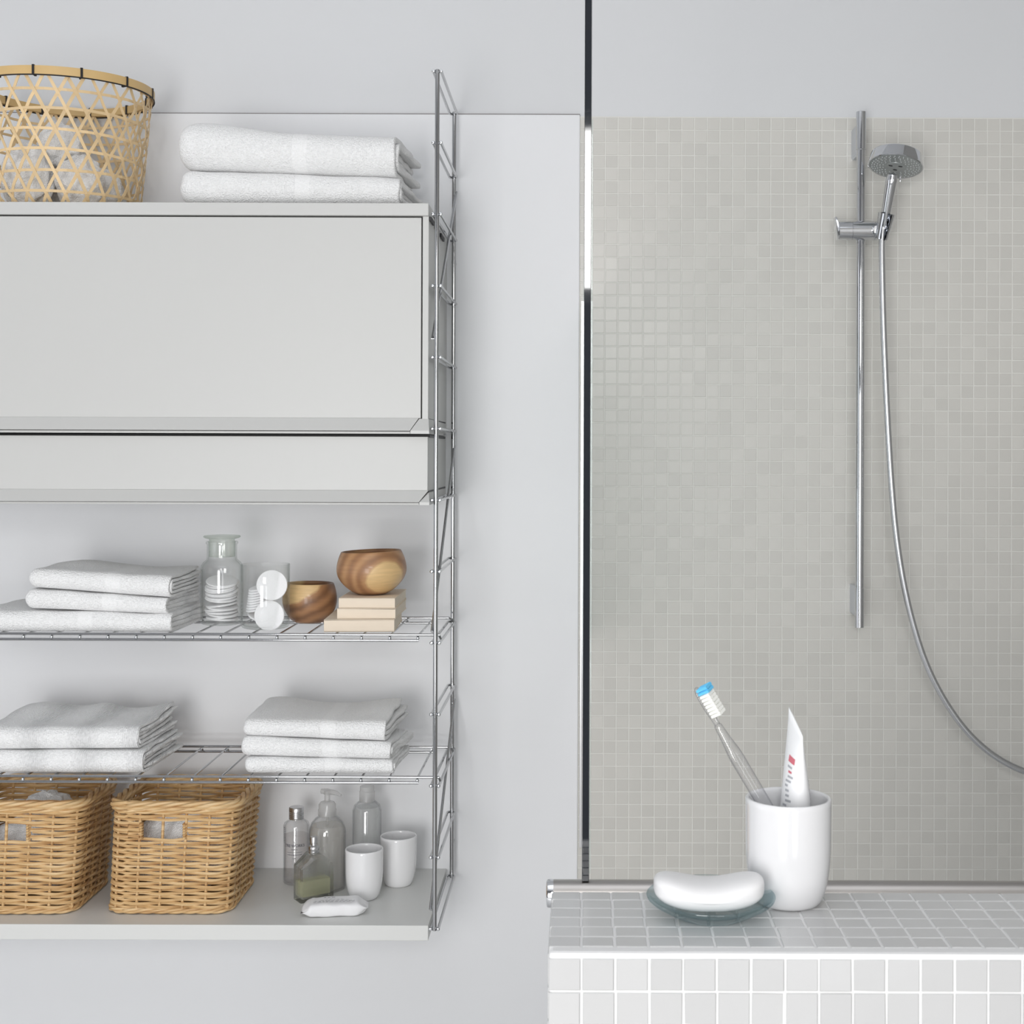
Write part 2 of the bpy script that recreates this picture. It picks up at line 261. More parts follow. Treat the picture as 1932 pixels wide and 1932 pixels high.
# ------------------------------------------------------------------ mesh builder
class MB:
    def __init__(s): s.v = []; s.f = []; s.flat = False
    def add(s, vs, fs):
        o = len(s.v); s.v += [Vector(v) for v in vs]; s.f += [tuple(i + o for i in f) for f in fs]; return s
    def box(s, a, b, c=0.0):
        """box from corner a to corner b, chamfer c"""
        s.flat = True
        x0, y0, z0 = [min(a[i], b[i]) for i in range(3)]; x1, y1, z1 = [max(a[i], b[i]) for i in range(3)]
        bm = bmesh.new(); bmesh.ops.create_cube(bm, size=1)
        for v in bm.verts: v.co = Vector((x0 + (v.co.x + .5) * (x1 - x0), y0 + (v.co.y + .5) * (y1 - y0), z0 + (v.co.z + .5) * (z1 - z0)))
        if c > 0: bmesh.ops.bevel(bm, geom=bm.edges[:], offset=c, segments=2, affect='EDGES', profile=0.5)
        bm.verts.index_update()
        s.add([v.co.copy() for v in bm.verts], [[v.index for v in f.verts] for f in bm.faces]); bm.free(); return s
    def tube(s, pts, r, n=8, closed=False, caps=True):
        pts = [Vector(p) for p in pts]; k = len(pts)
        rs = r if isinstance(r, (list, tuple)) else [r] * k
        up = None; rings = []
        for i in range(k):
            if closed: t = pts[(i + 1) % k] - pts[i - 1]
            else: t = pts[min(i + 1, k - 1)] - pts[max(i - 1, 0)]
            if t.length < 1e-9: t = Vector((0, 0, 1))
            t.normalize()
            if up is None:
                up = t.orthogonal().normalized()
            up = (up - t * up.dot(t))
            if up.length < 1e-6: up = t.orthogonal()
            up.normalize(); sd = t.cross(up)
            rings.append([pts[i] + (up * math.cos(2 * PI * j / n) + sd * math.sin(2 * PI * j / n)) * rs[i] for j in range(n)])
        vs = [p for rg in rings for p in rg]; fs = []
        for i in range(k if closed else k - 1):
            a = i * n; b = ((i + 1) % k) * n
            for j in range(n): fs.append((a + j, a + (j + 1) % n, b + (j + 1) % n, b + j))
        if not closed and caps:
            fs.append(tuple(range(n))[::-1]); fs.append(tuple((k - 1) * n + j for j in range(n)))
        return s.add(vs, fs)
    def lathe(s, prof, n=48, c=(0, 0, 0), sx=1.0, sy=1.0):
        """profile [(r,z)...]; r=0 ends close"""
        vs = []; fs = []; idx = []
        for (r, z) in prof:
            if r < 1e-7: idx.append([len(vs)]); vs.append((c[0], c[1], c[2] + z))
            else:
                idx.append([len(vs) + j for j in range(n)])
                for j in range(n):
                    a = 2 * PI * j / n; vs.append((c[0] + r * sx * math.cos(a), c[1] + r * sy * math.sin(a), c[2] + z))
        for i in range(len(prof) - 1):
            a, b = idx[i], idx[i + 1]
            for j in range(n):
                j2 = (j + 1) % n
                if len(a) == 1 and len(b) == 1: continue
                if len(a) == 1: fs.append((a[0], b[j2], b[j]))
                elif len(b) == 1: fs.append((a[j], a[j2], b[0]))
                else: fs.append((a[j], a[j2], b[j2], b[j]))
        return s.add(vs, fs)
    def prism(s, poly, d, axis='y', at=0.0):
        """poly in the two other axes, extruded by d along axis from at"""
        n = len(poly); vs = []
        for t in (at, at + d):
            for (a, b) in poly:
                vs.append({'y': (a, t, b), 'x': (t, a, b), 'z': (a, b, t)}[axis])
        fs = [tuple(range(n)), tuple(range(2 * n - 1, n - 1, -1))] + [(i, (i + 1) % n + 0, n + (i + 1) % n, n + i) for i in range(n)]
        return s.add(vs, fs)
    def move(s, m):
        s.v = [m @ v for v in s.v]; return s
def origin(o):
    v = Vector((0, 0, 0))
    while o is not None: v += o.location; o = o.parent
    return v
def build(name, mb, material, parent=None, smooth=True, local=False, recalc=True, autos=True, label=None, kind=None, sub=0):
    """link the collected shapes as ONE mesh object; world coordinates unless local"""
    me = bpy.data.meshes.new(name)
    off = Vector((0, 0, 0)) if (local or parent is None) else origin(parent)
    me.from_pydata([tuple(v - off) for v in mb.v], [], mb.f); me.update()
    if recalc:
        bm = bmesh.new(); bm.from_mesh(me); bmesh.ops.recalc_face_normals(bm, faces=bm.faces[:]); bm.to_mesh(me); bm.free()
    me.materials.append(M[material] if isinstance(material, str) else material)
    if smooth:
        me.polygons.foreach_set('use_smooth', [True] * len(me.polygons))
        if autos:
            try: me.set_sharp_from_angle(angle=math.radians(20 if mb.flat else 40))
            except Exception: pass
    o = bpy.data.objects.new(name, me); COL.objects.link(o)
    if parent is not None: o.parent = parent
    if label: o['label'] = label
    if kind: o['kind'] = kind
    if sub:
        md = o.modifiers.new('sub', 'SUBSURF'); md.levels = sub; md.render_levels = sub
    return o
def thing(name, label, cat, loc=(0, 0, 0), group=None, rot=None):
    o = bpy.data.objects.new(name, None); COL.objects.link(o); o.location = loc; o.empty_display_size = 0.02
    if rot: o.rotation_euler = rot
    o['label'] = label; o['category'] = cat
    if group: o['group'] = group
    return o
def tag(o, label, cat, group=None):
    o['label'] = label; o['category'] = cat
    if group: o['group'] = group
    return o
def recenter(o, c):
    """put a single-mesh thing's origin at c"""
    c = Vector(c)
    for v in o.data.vertices: v.co -= c
    o.location = c; return o
def copy_tree(o, parent=None):
    c = o.copy(); COL.objects.link(c); c.parent = parent
    for ch in list(o.children): copy_tree(ch, c)
    return c
def struct(name, mb, material, smooth=False, parent=None):
    o = build(name, mb, material, parent, smooth=smooth); o['kind'] = 'structure'; return o
def spline(pts, n):
    """Catmull-Rom through pts"""
    pts = [Vector(p) for p in pts]; out = []
    for i in range(len(pts) - 1):
        p0 = pts[max(i - 1, 0)]; p1 = pts[i]; p2 = pts[i + 1]; p3 = pts[min(i + 2, len(pts) - 1)]
        for k in range(n):
            t = k / n
            out.append(0.5 * ((2 * p1) + (p2 - p0) * t + (2 * p0 - 5 * p1 + 4 * p2 - p3) * t * t + (3 * p1 - p0 - 3 * p2 + p3) * t ** 3))
    out.append(pts[-1]); return out
def frame_to(direction, up=(0, 0, 1)):
    z = Vector(direction).normalized(); x = Vector(up).cross(z)
    if x.length < 1e-5: x = Vector((1, 0, 0))
    x.normalize(); y = z.cross(x)
    return Matrix(((x.x, y.x, z.x, 0), (x.y, y.y, z.y, 0), (x.z, y.z, z.z, 0), (0, 0, 0, 1)))
def text_mesh(txt, size, bold=False):
    cu = bpy.data.curves.new('t', 'FONT'); cu.body = txt; cu.size = size; cu.align_x = 'CENTER'; cu.align_y = 'CENTER'; cu.extrude = 0.00008; cu.offset = size * .018; cu.resolution_u = 3
    to = bpy.data.objects.new('t', cu); COL.objects.link(to)
    dg = bpy.context.evaluated_depsgraph_get(); me = bpy.data.meshes.new_from_object(to.evaluated_get(dg))
    mb = MB().add([v.co.copy() for v in me.vertices], [tuple(p.vertices) for p in me.polygons])
    bpy.data.objects.remove(to); bpy.data.curves.remove(cu); bpy.data.meshes.remove(me); return mb

# ================================================================== THE ROOM
XL, XR, YF, ZC = -3.0, 1.02, -4.0, 2.95
wall = struct('wall_back', MB().box((XL, 0, 0), (XR, 0.12, ZC)), 'plaster')
struct('floor', MB().box((XL - .1, YF - .1, -0.1), (XR + .1, 0.12, 0)), 'floor')
mb = MB()   # ceiling with an invented opening for the added top fill
sx0, sx1, sy0, sy1 = -1.15, 0.95, -2.95, -1.65
mb.box((XL - .1, YF - .1, ZC), (sx0, 0.12, ZC + .1)).box((sx1, YF - .1, ZC), (XR + .1, 0.12, ZC + .1)).box((sx0, YF - .1, ZC), (sx1, sy0, ZC + .1)).box((sx0, sy1, ZC), (sx1, 0.12, ZC + .1))
struct('ceiling', mb, 'ceil')
mb = MB()   # wall behind the camera with a long high window
wx0, wx1, wz0, wz1 = -0.52, 0.52, 1.79, 2.29
added_doors = ((-1.35, -0.35), (0.25, 0.95)); dz1 = 1.74  # invented glazed openings for the low fill, centre left dark
xs_ = [XL, -1.35, -0.35, 0.25, 0.95, XR]
mb.box((XL, YF - .1, dz1), (wx0, YF, wz1)).box((wx1, YF - .1, dz1), (XR, YF, wz1)).box((XL, YF - .1, wz1), (XR, YF, ZC)).box((wx0, YF - .1, dz1), (wx1, YF, wz0))
for i in (0, 2, 4): mb.box((xs_[i], YF - .1, 0), (xs_[i + 1], YF, dz1))
for i in (1, 3): mb.box((xs_[i], YF - .1, 0), (xs_[i + 1], YF, .25))
struct('wall_front', mb, 'dim')
mb = MB()
for x in (wx0, wx1 - .04): mb.box((x, YF - .06, wz0), (x + .04, YF - .02, wz1))
mb.box((wx0, YF - .06, wz0), (wx1, YF - .02, wz0 + .04)).box((wx0, YF - .06, wz1 - .04), (wx1, YF - .02, wz1))
struct('window_1', mb, 'lacquer')
for n_, (dx0, dx1) in enumerate(added_doors):
    mb = MB()
    for x in (dx0, dx1 - .05): mb.box((x, YF - .06, .25), (x + .05, YF - .02, dz1))
    for z in (.25, dz1 - .05): mb.box((dx0, YF - .06, z), (dx1, YF - .02, z + .05))
    struct('added_door_%d' % (n_ + 1), mb, 'lacquer')  # frame of an invented opening around a fill lamp
mb = MB()   # left wall with a window
ly0, ly1, lz0, lz1 = -2.8, -1.2, 0.35, 2.35
mb.box((XL - .1, YF, 0), (XL, 0, lz0)).box((XL - .1, YF, lz1), (XL, 0, ZC)).box((XL - .1, YF, lz0), (XL, ly0, lz1)).box((XL - .1, ly1, lz0), (XL, 0, lz1))
struct('wall_left', mb, 'plaster')
mb = MB()
for y in (ly0, -2.02, ly1 - .04): mb.box((XL - .07, y, lz0), (XL - .03, y + .04, lz1))
mb.box((XL - .07, ly0, lz0), (XL - .03, ly1, lz0 + .04)).box((XL - .07, ly0, lz1 - .04), (XL - .03, ly1, lz1))
struct('window_2', mb, 'lacquer')
struct('wall_right', MB().box((XR, YF, 0), (XR + .1, 0, ZC)), 'wall_tone')
# painted board on the lower left wall; its top edge is the thin seam
zs = Zp(700, 215.5, 2.744)
BX1 = -0.0032
b_ = MB().box((XL, -0.009, 0.0), (BX1, 0.0, zs), 0.0015)
build('wall_board', b_, 'board', wall)
build('seam', MB().box((XL, -0.0088, zs), (BX1, 0.0, zs + .0012)), 'seam', wall, smooth=False)
build('board_edge', MB().box((BX1 - .006, -0.0085, 0), (BX1, -0.006, zs - .002), .0004), 'board', wall)
# ---- mosaic tiles
TP = 0.02516; TS = 0.02325
def tile_verts(s=TS, d=0.0032, c=0.0006):
    h = s / 2; i = h - c
    v = [(-h, 0, -h), (h, 0, -h), (h, 0, h), (-h, 0, h), (-h, -d + c, -h), (h, -d + c, -h), (h, -d + c, h), (-h, -d + c, h), (-i, -d, -i), (i, -d, -i), (i, -d, i), (-i, -d, i)]
    f = []
    for k in range(4):
        n = (k + 1) % 4; f += [(k, n, 4 + n, 4 + k), (4 + k, 4 + n, 8 + n, 8 + k)]
    f.append((8, 9, 10, 11)); return v, f
tv, tf = tile_verts()
tme = bpy.data.meshes.new('tile'); tme.from_pydata(tv, [], tf); tme.materials.append(M['tile']); tme.update()
ZT = Zp(1500, 221.5, 2.745) ; XT = 0.0473; YT = -0.0045
kx0, kx1, nz_ = -2, 38, 66
build('grout', MB().box((XT + kx0 * TP, YT - .0024, ZT - nz_ * TP), (XT + kx1 * TP, 0, ZT)), 'grout', wall, smooth=False)
rest = MB(); nsing = 0
zb_ = ZT - .0012
for r in range(nz_):
    for k in range(kx0, kx1):
        cx = XT + (k + .5) * TP + random.uniform(-.0002, .0002); cz = zb_ - (r + .5) * TP + random.uniform(-.0002, .0002)
        rx, rz = random.gauss(0, .005), random.gauss(0, .005)
        if 0 <= k < 20 and 6 <= r < 21:
            o = bpy.data.objects.new('tile', tme); COL.objects.link(o); o.parent = wall; o.location = (cx, YT, cz); o.rotation_euler = (rx, 0, rz)
        else:
            m_ = Matrix.Translation((cx, YT, cz)) @ Matrix.Rotation(rx, 4, 'X') @ Matrix.Rotation(rz, 4, 'Z')
            rest.add([m_ @ Vector(v) for v in tv], tf)
build('tiles', rest, 'tile', wall, smooth=False, recalc=False, kind='stuff')

# ================================================================== TILED LEDGE (foreground)
LZ = CAMZ - 0.371; LY0 = CAMY + 1.029; LX0 = -0.0235; NC = 22
LYB = CAMY + 1.1725; TPY = .0217
ledge = thing('tiled_ledge', 'pale mosaic tiled half wall with white grout carrying the tumbler and soap dish', 'ledge', (LX0, LY0, 0))
core = MB().box((LX0 + .0012, LY0 + .0009, 0), (LX0 + NC * TP, LYB, LZ - .0003), .003)
build('grout_core', core, 'grout_w', ledge)
# white grout nosing along the front edge
nos = MB().tube([(LX0 + .003, LY0 + .0052, LZ - .0046), (LX0 + NC * TP, LY0 + .0052, LZ - .0046)], .0042, 14)
build('grout_nosing', nos, 'grout_w', ledge)
lme = bpy.data.meshes.new('tile'); lme.from_pydata(tv, [], tf); lme.materials.append(M['ledge_tile']); lme.update()
def ledge_tile(loc, rot, sy=1.0):
    o = bpy.data.objects.new('tile', lme); COL.objects.link(o); o.parent = ledge
    o.location = Vector(loc) - ledge.location; o.rotation_euler = rot; o.scale = (1, 1, sy)
g = .007
for k in range(NC):
    cx = LX0 + .0005 + (k + .5) * TP
    for r in range(4):     # front face
        ledge_tile((cx + random.uniform(-.0003, .0003), LY0 + .0026 + .0009 * random.random(), LZ - .0095 - (r + .5) * TP + .0055), (random.gauss(0, .012), 0, random.gauss(0, .014)))
    for r in range(6):     # top
        ledge_tile((cx + .0005 * math.sin(r * 2.1) + random.uniform(-.0003, .0003), LY0 + .0112 + (r + .5) * TPY, LZ - .0030 + .0003 * random.random()),
                   (-PI / 2 + random.gauss(0, g), random.gauss(0, g * .5), 0), TPY / TP)
for r in range(4):         # left end
    for q in range(6):
        ledge_tile((LX0 + .0036, LY0 + .0112 + (q + .5) * TPY, LZ - .004 - (r + .5) * TP), (0, 0, -PI / 2))
# steel tube rail along the back of the ledge
RD = 1.187; RY = CAMY + RD; RZ = Zp(1500, 1661, RD) - .0118; RX0 = Xp(1031, 1690, RD)
rail = thing('rail', 'brushed steel tube rail running along the back edge of the tiled ledge', 'rail', (RX0, RY, RZ))
pr = [(0, 0), (.0095, 0), (.0112, .0006), (.0118, .0022), (.0118, .006)]
m_ = Matrix.Translation((RX0, RY, RZ)) @ Matrix.Rotation(PI / 2, 4, 'Y')
build('end_cap', MB().lathe(pr + [(0, .006)], 40).move(m_), 'chrome', rail, label='chrome end cap')
build('bar', MB().lathe([(.0116, .006), (.0116, .56), (0, .56)], 40).move(m_), 'steel', rail)
# ================================================================== GLASS SCREEN
PX0 = Xp(1098.0, 1600, 1.196); PX1 = Xp(1111.2, 1600, 1.196); PX2 = Xp(1114.6, 1600, 1.196)
pz = RZ + .0118
post = tag(build('screen_post', MB().box((PX0, CAMY + 1.182, pz), (PX1, CAMY + 1.190, ZC), .0004), 'post'), 'slim square dark polished post rising from the steel rail to the ceiling', 'post')
recenter(post, ((PX0 + PX1) / 2, CAMY + 1.186, pz))
scr = thing('shower_screen', 'clear glass shower screen standing edge on behind the slim dark polished post', 'shower screen', ((PX1 + PX2) / 2, CAMY + 1.2, pz))
gz = Zp(1117, 225, 1.2)
build('glass_pane', MB().box((PX2 - .006, CAMY + 1.2005, pz + .001), (PX2, -.012, gz), .0004), 'pane', scr)
build('wall_channel', MB().box((PX2 - .0095, -.014, .62), (PX2 - .006, -.008, gz + .01), .0003).box((PX2, -.014, .62), (PX2 + .0022, -.008, gz + .01), .0003).box((PX2 - .0095, -.0095, .62), (PX2 + .0022, -.008, gz + .01)), 'alu', scr)

# ================================================================== SHELVING: chromed ladder
DF, DR = 2.413, 2.713
ladder = thing('ladder_upright', 'tall chromed wire ladder upright at the right end of the shelves', 'shelf upright', (P(824, 853, DF).x, CAMY + DR, CAMZ + (VY - 1755) * DF / F), group='ladder uprights of the shelving')
LB = ladder.location.copy()
xf = Xp(822.5, 960, DF); xr = Xp(855, 853, DR)
ztop = Zp(827, 131, DF); zbot = Zp(821, 1756, DF)
def rod(name, x, y, z0, z1, r, par, m='wire'):
    mb = MB().tube([(x, y, z0), (x, y, z0 + .0008), (x, y, z1 - .0008), (x, y, z1)], [r * .7, r, r, r * .7], 14); return build(name, mb, m, par)
rod('front_rod', xf, CAMY + DF, zbot, ztop, .0041, ladder)
rod('rear_rod', xr, CAMY + DR, zbot, ztop, .0041, ladder)
zr0 = Zp(833, 135, DF); dz = (Zp(833, 135, DF) - Zp(826, 1752, DF)) / 12
rr = .0026
for k in range(13):
    z = zr0 - k * dz
    xa, xb = xf - .0068, xf + .0068
    y0, y1 = CAMY + DF - .004, CAMY + DR + .004
    pts = [(xa, y0, z), (xa, y1 - .006, z)] + [(xf + .0068 * math.cos(a), y1 - .006 + .0068 * math.sin(a), z) for a in [PI * (1 - i / 8) for i in range(1, 8)]] + [(xb, y1 - .006, z), (xb, y0, z)]
    q = build('rung', MB().tube(pts, rr, 10), 'wire', ladder)
    cp = MB()
    for x in (xa, xb): cp.lathe([(0, -.0012), (.0022, -.0008), (.0032, .0003), (.0032, .002), (0, .002)], 12).move(Matrix.Identity(4)) if False else None
    for x in (xa, xb):
        c_ = MB().lathe([(0, -.0016), (.0021, -.0011), (.0032, .0004), (.0032, .0024), (0, .0024)], 12).move(Matrix.Translation((x, y0, z)) @ Matrix.Rotation(-PI / 2, 4, 'X'))
        cp.add(c_.v, c_.f)
    build('rung_end', cp, 'chrome', q)
for (a, b) in (((861, 365, DR), (816, 639, DF)), ((857, 844, DR), (815, 1192, DF)), ((857, 1322, DR), (812, 1716, DF))):
    p0, p1 = P(*a), P(*b); d = (p1 - p0).normalized()
    build('brace', MB().tube([p0 - d * .002 + Vector((0, 0, .002)), p0, p1, p1 + Vector((.004, .002, -.0005))], .0026, 10), 'wire', ladder)
build('wall_fixing', MB().tube([(xr, CAMY + DR, z_) for z_ in (zr0 - 2.32 * dz, zr0 - 2.36 * dz)], .0044, 12).tube([(xr, CAMY + DR, zr0 - 2.34 * dz), (xr, -.007, zr0 - 2.34 * dz)], .003, 8)
      .tube([(xr, CAMY + DR, zr0 - 11.5 * dz), (xr, -.007, zr0 - 11.5 * dz)], .003, 8), 'wire', ladder)
lad2 = copy_tree(ladder); lad2.location = ladder.location + Vector((-1.19, 0, 0))
lad2['label'] = 'chromed wire ladder upright at the far left end, beyond the bamboo basket'
SHL = xf - 1.19
# ---- white lacquered cabinet
xsr = Xp(808.5, 600, DF); xdr = Xp(794.5, 600, DF)
cab = thing('wall_cabinet', 'pale grey lacquered cabinet with one wide flap door under the folded bath towels', 'cabinet', (xsr - .4, CAMY + DF, Zp(500, 818, DF)))
z1 = Zp(780, 383, DF - .004); z2 = Zp(780, 407, DF - .004); zd = Zp(790, 789, DF); zl = Zp(790, 812.5, DF - .018); zb = Zp(790, 818.5, DF - .018)
yf = CAMY + DF; yb = -.0085; xl = SHL + .02
build('top_panel', MB().box((xl, yf - .004, z2), (xsr, yb, z1), .0015), 'lacquer', cab)
build('side_panel', MB().box((xdr + .0022, yf, zb + .004), (xsr, yb, z2), .0008), 'lacquer', cab)
build('side_panel', MB().box((xl, yf, zb + .004), (xl + .016, yb, z2), .0008), 'lacquer', cab)
build('back_panel', MB().box((xl + .016, yb - .006, zb + .01), (xdr, yb, z2)), 'dark', cab, smooth=False)
build('bottom_panel', MB().box((xl + .016, yf + .022, zb + .002), (xdr + .0022, yb, zb + .014)), 'lacquer', cab, smooth=False)
def lip_mb(x0, xt, xb_, yt, zt, zl_, zb2, out=.018):
    vs = [(x0, yt, zt), (xt, yt, zt), (xb_, yt - out, zl_), (x0, yt - out, zl_), (x0, yt - out + .0006, zb2), (xb_, yt - out + .0006, zb2),
          (x0, yt + .004, zb2), (xb_, yt + .004, zb2), (x0, yt + .012, zt), (xt, yt + .012, zt)]
    fs = [(0, 1, 2, 3), (3, 2, 5, 4), (4, 5, 7, 6), (6, 7, 9, 8), (8, 9, 1, 0), (1, 9, 7, 5, 2), (0, 3, 4, 6, 8)]
    return MB().add(vs, fs)
door = build('door', MB().box((xl + .018, yf, zd), (xdr, yf + .018, z2 - .0026), .0007), 'lacquer', cab)
xt_, xb_ = Xp(790, 790, DF), Xp(773, 813, DF - .018)
dl = build('lip', lip_mb(xl + .018, xt_, xb_, yf, zd, zl, zl - .0004), 'lacquer', door, smooth=False)
build('lip_edge', MB().box((xl + .018, yf - .0125, zb), (xb_, yf + .004, zl - .0016), .0004), 'lacquer', door)
def wing(par, y_, zt, zl_, zb2, xt, xbm, xr0, xr1, out=.018):
    vs = [(xt, y_, zt), (xr0, y_, zt - .0006), (xr1, y_ - out, zl_), (xbm, y_ - out, zl_), (xbm, y_ - out, zb2), (xr1, y_ - out, zb2), (xr1 - .002, y_ + .26, zb2), (xbm, y_ + .02, zb2), (xr0 - .0005, y_ + .26, zt - .0006), (xt, y_ + .02, zt)]
    fs = [(0, 1, 2, 3), (3, 2, 5, 4), (4, 5, 6, 7), (1, 8, 6, 5, 2), (0, 3, 4, 7, 9), (7, 6, 8, 9), (0, 9, 8, 1)]
    return build('corner_wing', MB().add(vs, fs), 'lacquer', par, smooth=False)
wing(cab, yf, zd - .0008, zl, zb, xt_ + .0012, xb_ + .0012, xsr + .0006, xsr + .0035)
build('side_seam', MB().box((xsr - .001, yf + .01, zd - .003), (xsr + .0004, yb - .02, zd - .0004)), 'dark', cab, smooth=False)
# hinge bracket seen between the rungs under the top panel
build('bracket', MB().box((xsr, yf + .004, z2 - .007), (xsr + .004, yf + .06, z2), .0006).box((xsr, yf + .09, z2 - .008), (xsr + .004, yf + .15, z2 - .001), .0006)
      .box((xsr, yf + .18, z2 - .008), (xsr + .004, yf + .24, z2 - .001), .0006), 'dark', cab)
# ---- drawer unit
du = thing('drawer_unit', 'pale grey lacquered drawer unit hung under the flap door cabinet', 'drawer unit', (xsr - .4, CAMY + DF, Zp(500, 953, DF)))
zt = Zp(790, 824, DF); zm = Zp(790, 925.5, DF); zl2 = Zp(790, 947.5, DF - .018); zb2 = Zp(790, 953, DF - .018)
drawer = build('drawer', MB().box((xl + .002, yf, zm), (xsr - .0006, yf + .018, zt), .0008), 'lacquer', du)
xt2, xb2 = Xp(808, 926, DF), Xp(790, 948, DF - .018)
build('lip', lip_mb(xl + .002, xt2, xb2, yf, zm, zl2, zl2 - .0004), 'lacquer', drawer, smooth=False)
build('lip_edge', MB().box((xl + .002, yf - .0125, zb2), (xb2, yf + .004, zl2 - .0016), .0004), 'lacquer', drawer)
build('casing', MB().box((xl, yf + .022, zb2 + .003), (xsr - .001, yb, zt - .0005), .0008), 'lacquer', du)
build('gap_shade_strip', MB().box((xl + .01, yf + .02, zt - .001), (xsr + .001, yb - .03, zt + .0035)), 'dark', du, smooth=False)  # dark strip standing in for the shade inside the gap
wing(du, yf, zm - .003, zl2, zb2, xt2 + .0012, xb2 + .0012, xsr + .001, xsr + .0045)
build('side_seam', MB().box((xsr - .001, yf + .01, zm - .004), (xsr + .0004, yb - .02, zm - .0006)), 'dark', du, smooth=False)
# ---- bottom board
zbt = CAMZ - .8235; zbb = Zp(700, 1775, 2.4105)
xbr = Xp(808, 1748, 2.4105)
board = tag(build('shelf_board', MB().box((xl, CAMY + 2.4105, zbb), (xbr, yb, zbt), .0012), 'lacquer_lifted'), 'pale grey lacquered bottom shelf board carrying the wicker baskets and mugs', 'shelf')
recenter(board, (xbr - .4, CAMY + 2.55, zbb))
# ---- wire shelves
ZS1, ZS2 = CAMZ - .317, CAMZ - .565
def wire_shelf(zs_, label, knots_px, ypx):
    t = thing('wire_shelf', label, 'shelf', (xf - .5, CAMY + 2.54, zs_), group='wire shelves')
    yF, yR = CAMY + DF + .004, CAMY + 2.664
    r = .0024
    zt_ = zs_ - r; zl_ = zt_ - .0098
    xend = xf - .005; xlow = Xp(789, ypx, DF)
    build('front_wire', MB().tube([(SHL, yF, zt_), (xend + .012, yF, zt_)], r, 10), 'wire', t)
    build('front_wire', MB().tube([(SHL + .03, yF, zl_), (xlow, yF, zl_)], r, 10), 'wire', t)
    build('rear_wire', MB().tube([(SHL, yR, zt_), (xend + .006, yR, zt_)], r, 10), 'wire', t)
    build('rear_wire', MB().tube([(SHL + .03, yR, zl_), (xlow, yR, zl_)], r, 10), 'wire', t)
    x = Xp(knots_px, ypx, DF)
    rc = .0019
    m0 = None
    while x > SHL + .03:
        if m0 is None:
            pts = [(x, yF - .0001, zl_ + .001), (x - .0004, yF + .0002, zt_ - .005), (x, yF + .0022, zt_ - r - rc + .0012), (x, yF + .012, zt_ - r + .0004), (x, yR - .012, zt_ - r + .0004), (x, yR - .002, zt_ - r - rc), (x, yR, zl_ + .001)]
            m0 = build('cross_wire', MB().tube(pts, rc, 8), 'wire', t); x00 = x
            k0 = build('knot', MB().lathe([(0, -.0032), (.0022, -.0024), (.0031, 0), (.0022, .0024), (0, .0032)], 10, (x, yF - .0016, (zt_ + zl_) / 2 - .0006)), 'chrome', m0)
        else:
            o = m0.copy(); COL.objects.link(o); o.location.x = x - x00
            c = k0.copy(); COL.objects.link(c); c.parent = o
        x -= .04903
    # hooks onto the rungs
    for y in (yF + .004, yR - .004):
        hk = MB().tube([(xend + .005, y, zt_), (xend + .011, y + .002, zt_ - .002), (xend + .013, y + .004, zt_ - .008)], .0022, 8)
        build('hook', hk, 'wire', t)
    return t
wire_shelf(ZS1, 'upper chromed wire shelf carrying the glass jars, books and wooden bowls', 788, 1203)
wire_shelf(ZS2, 'lower chromed wire shelf directly above the wicker baskets', 787, 1470)

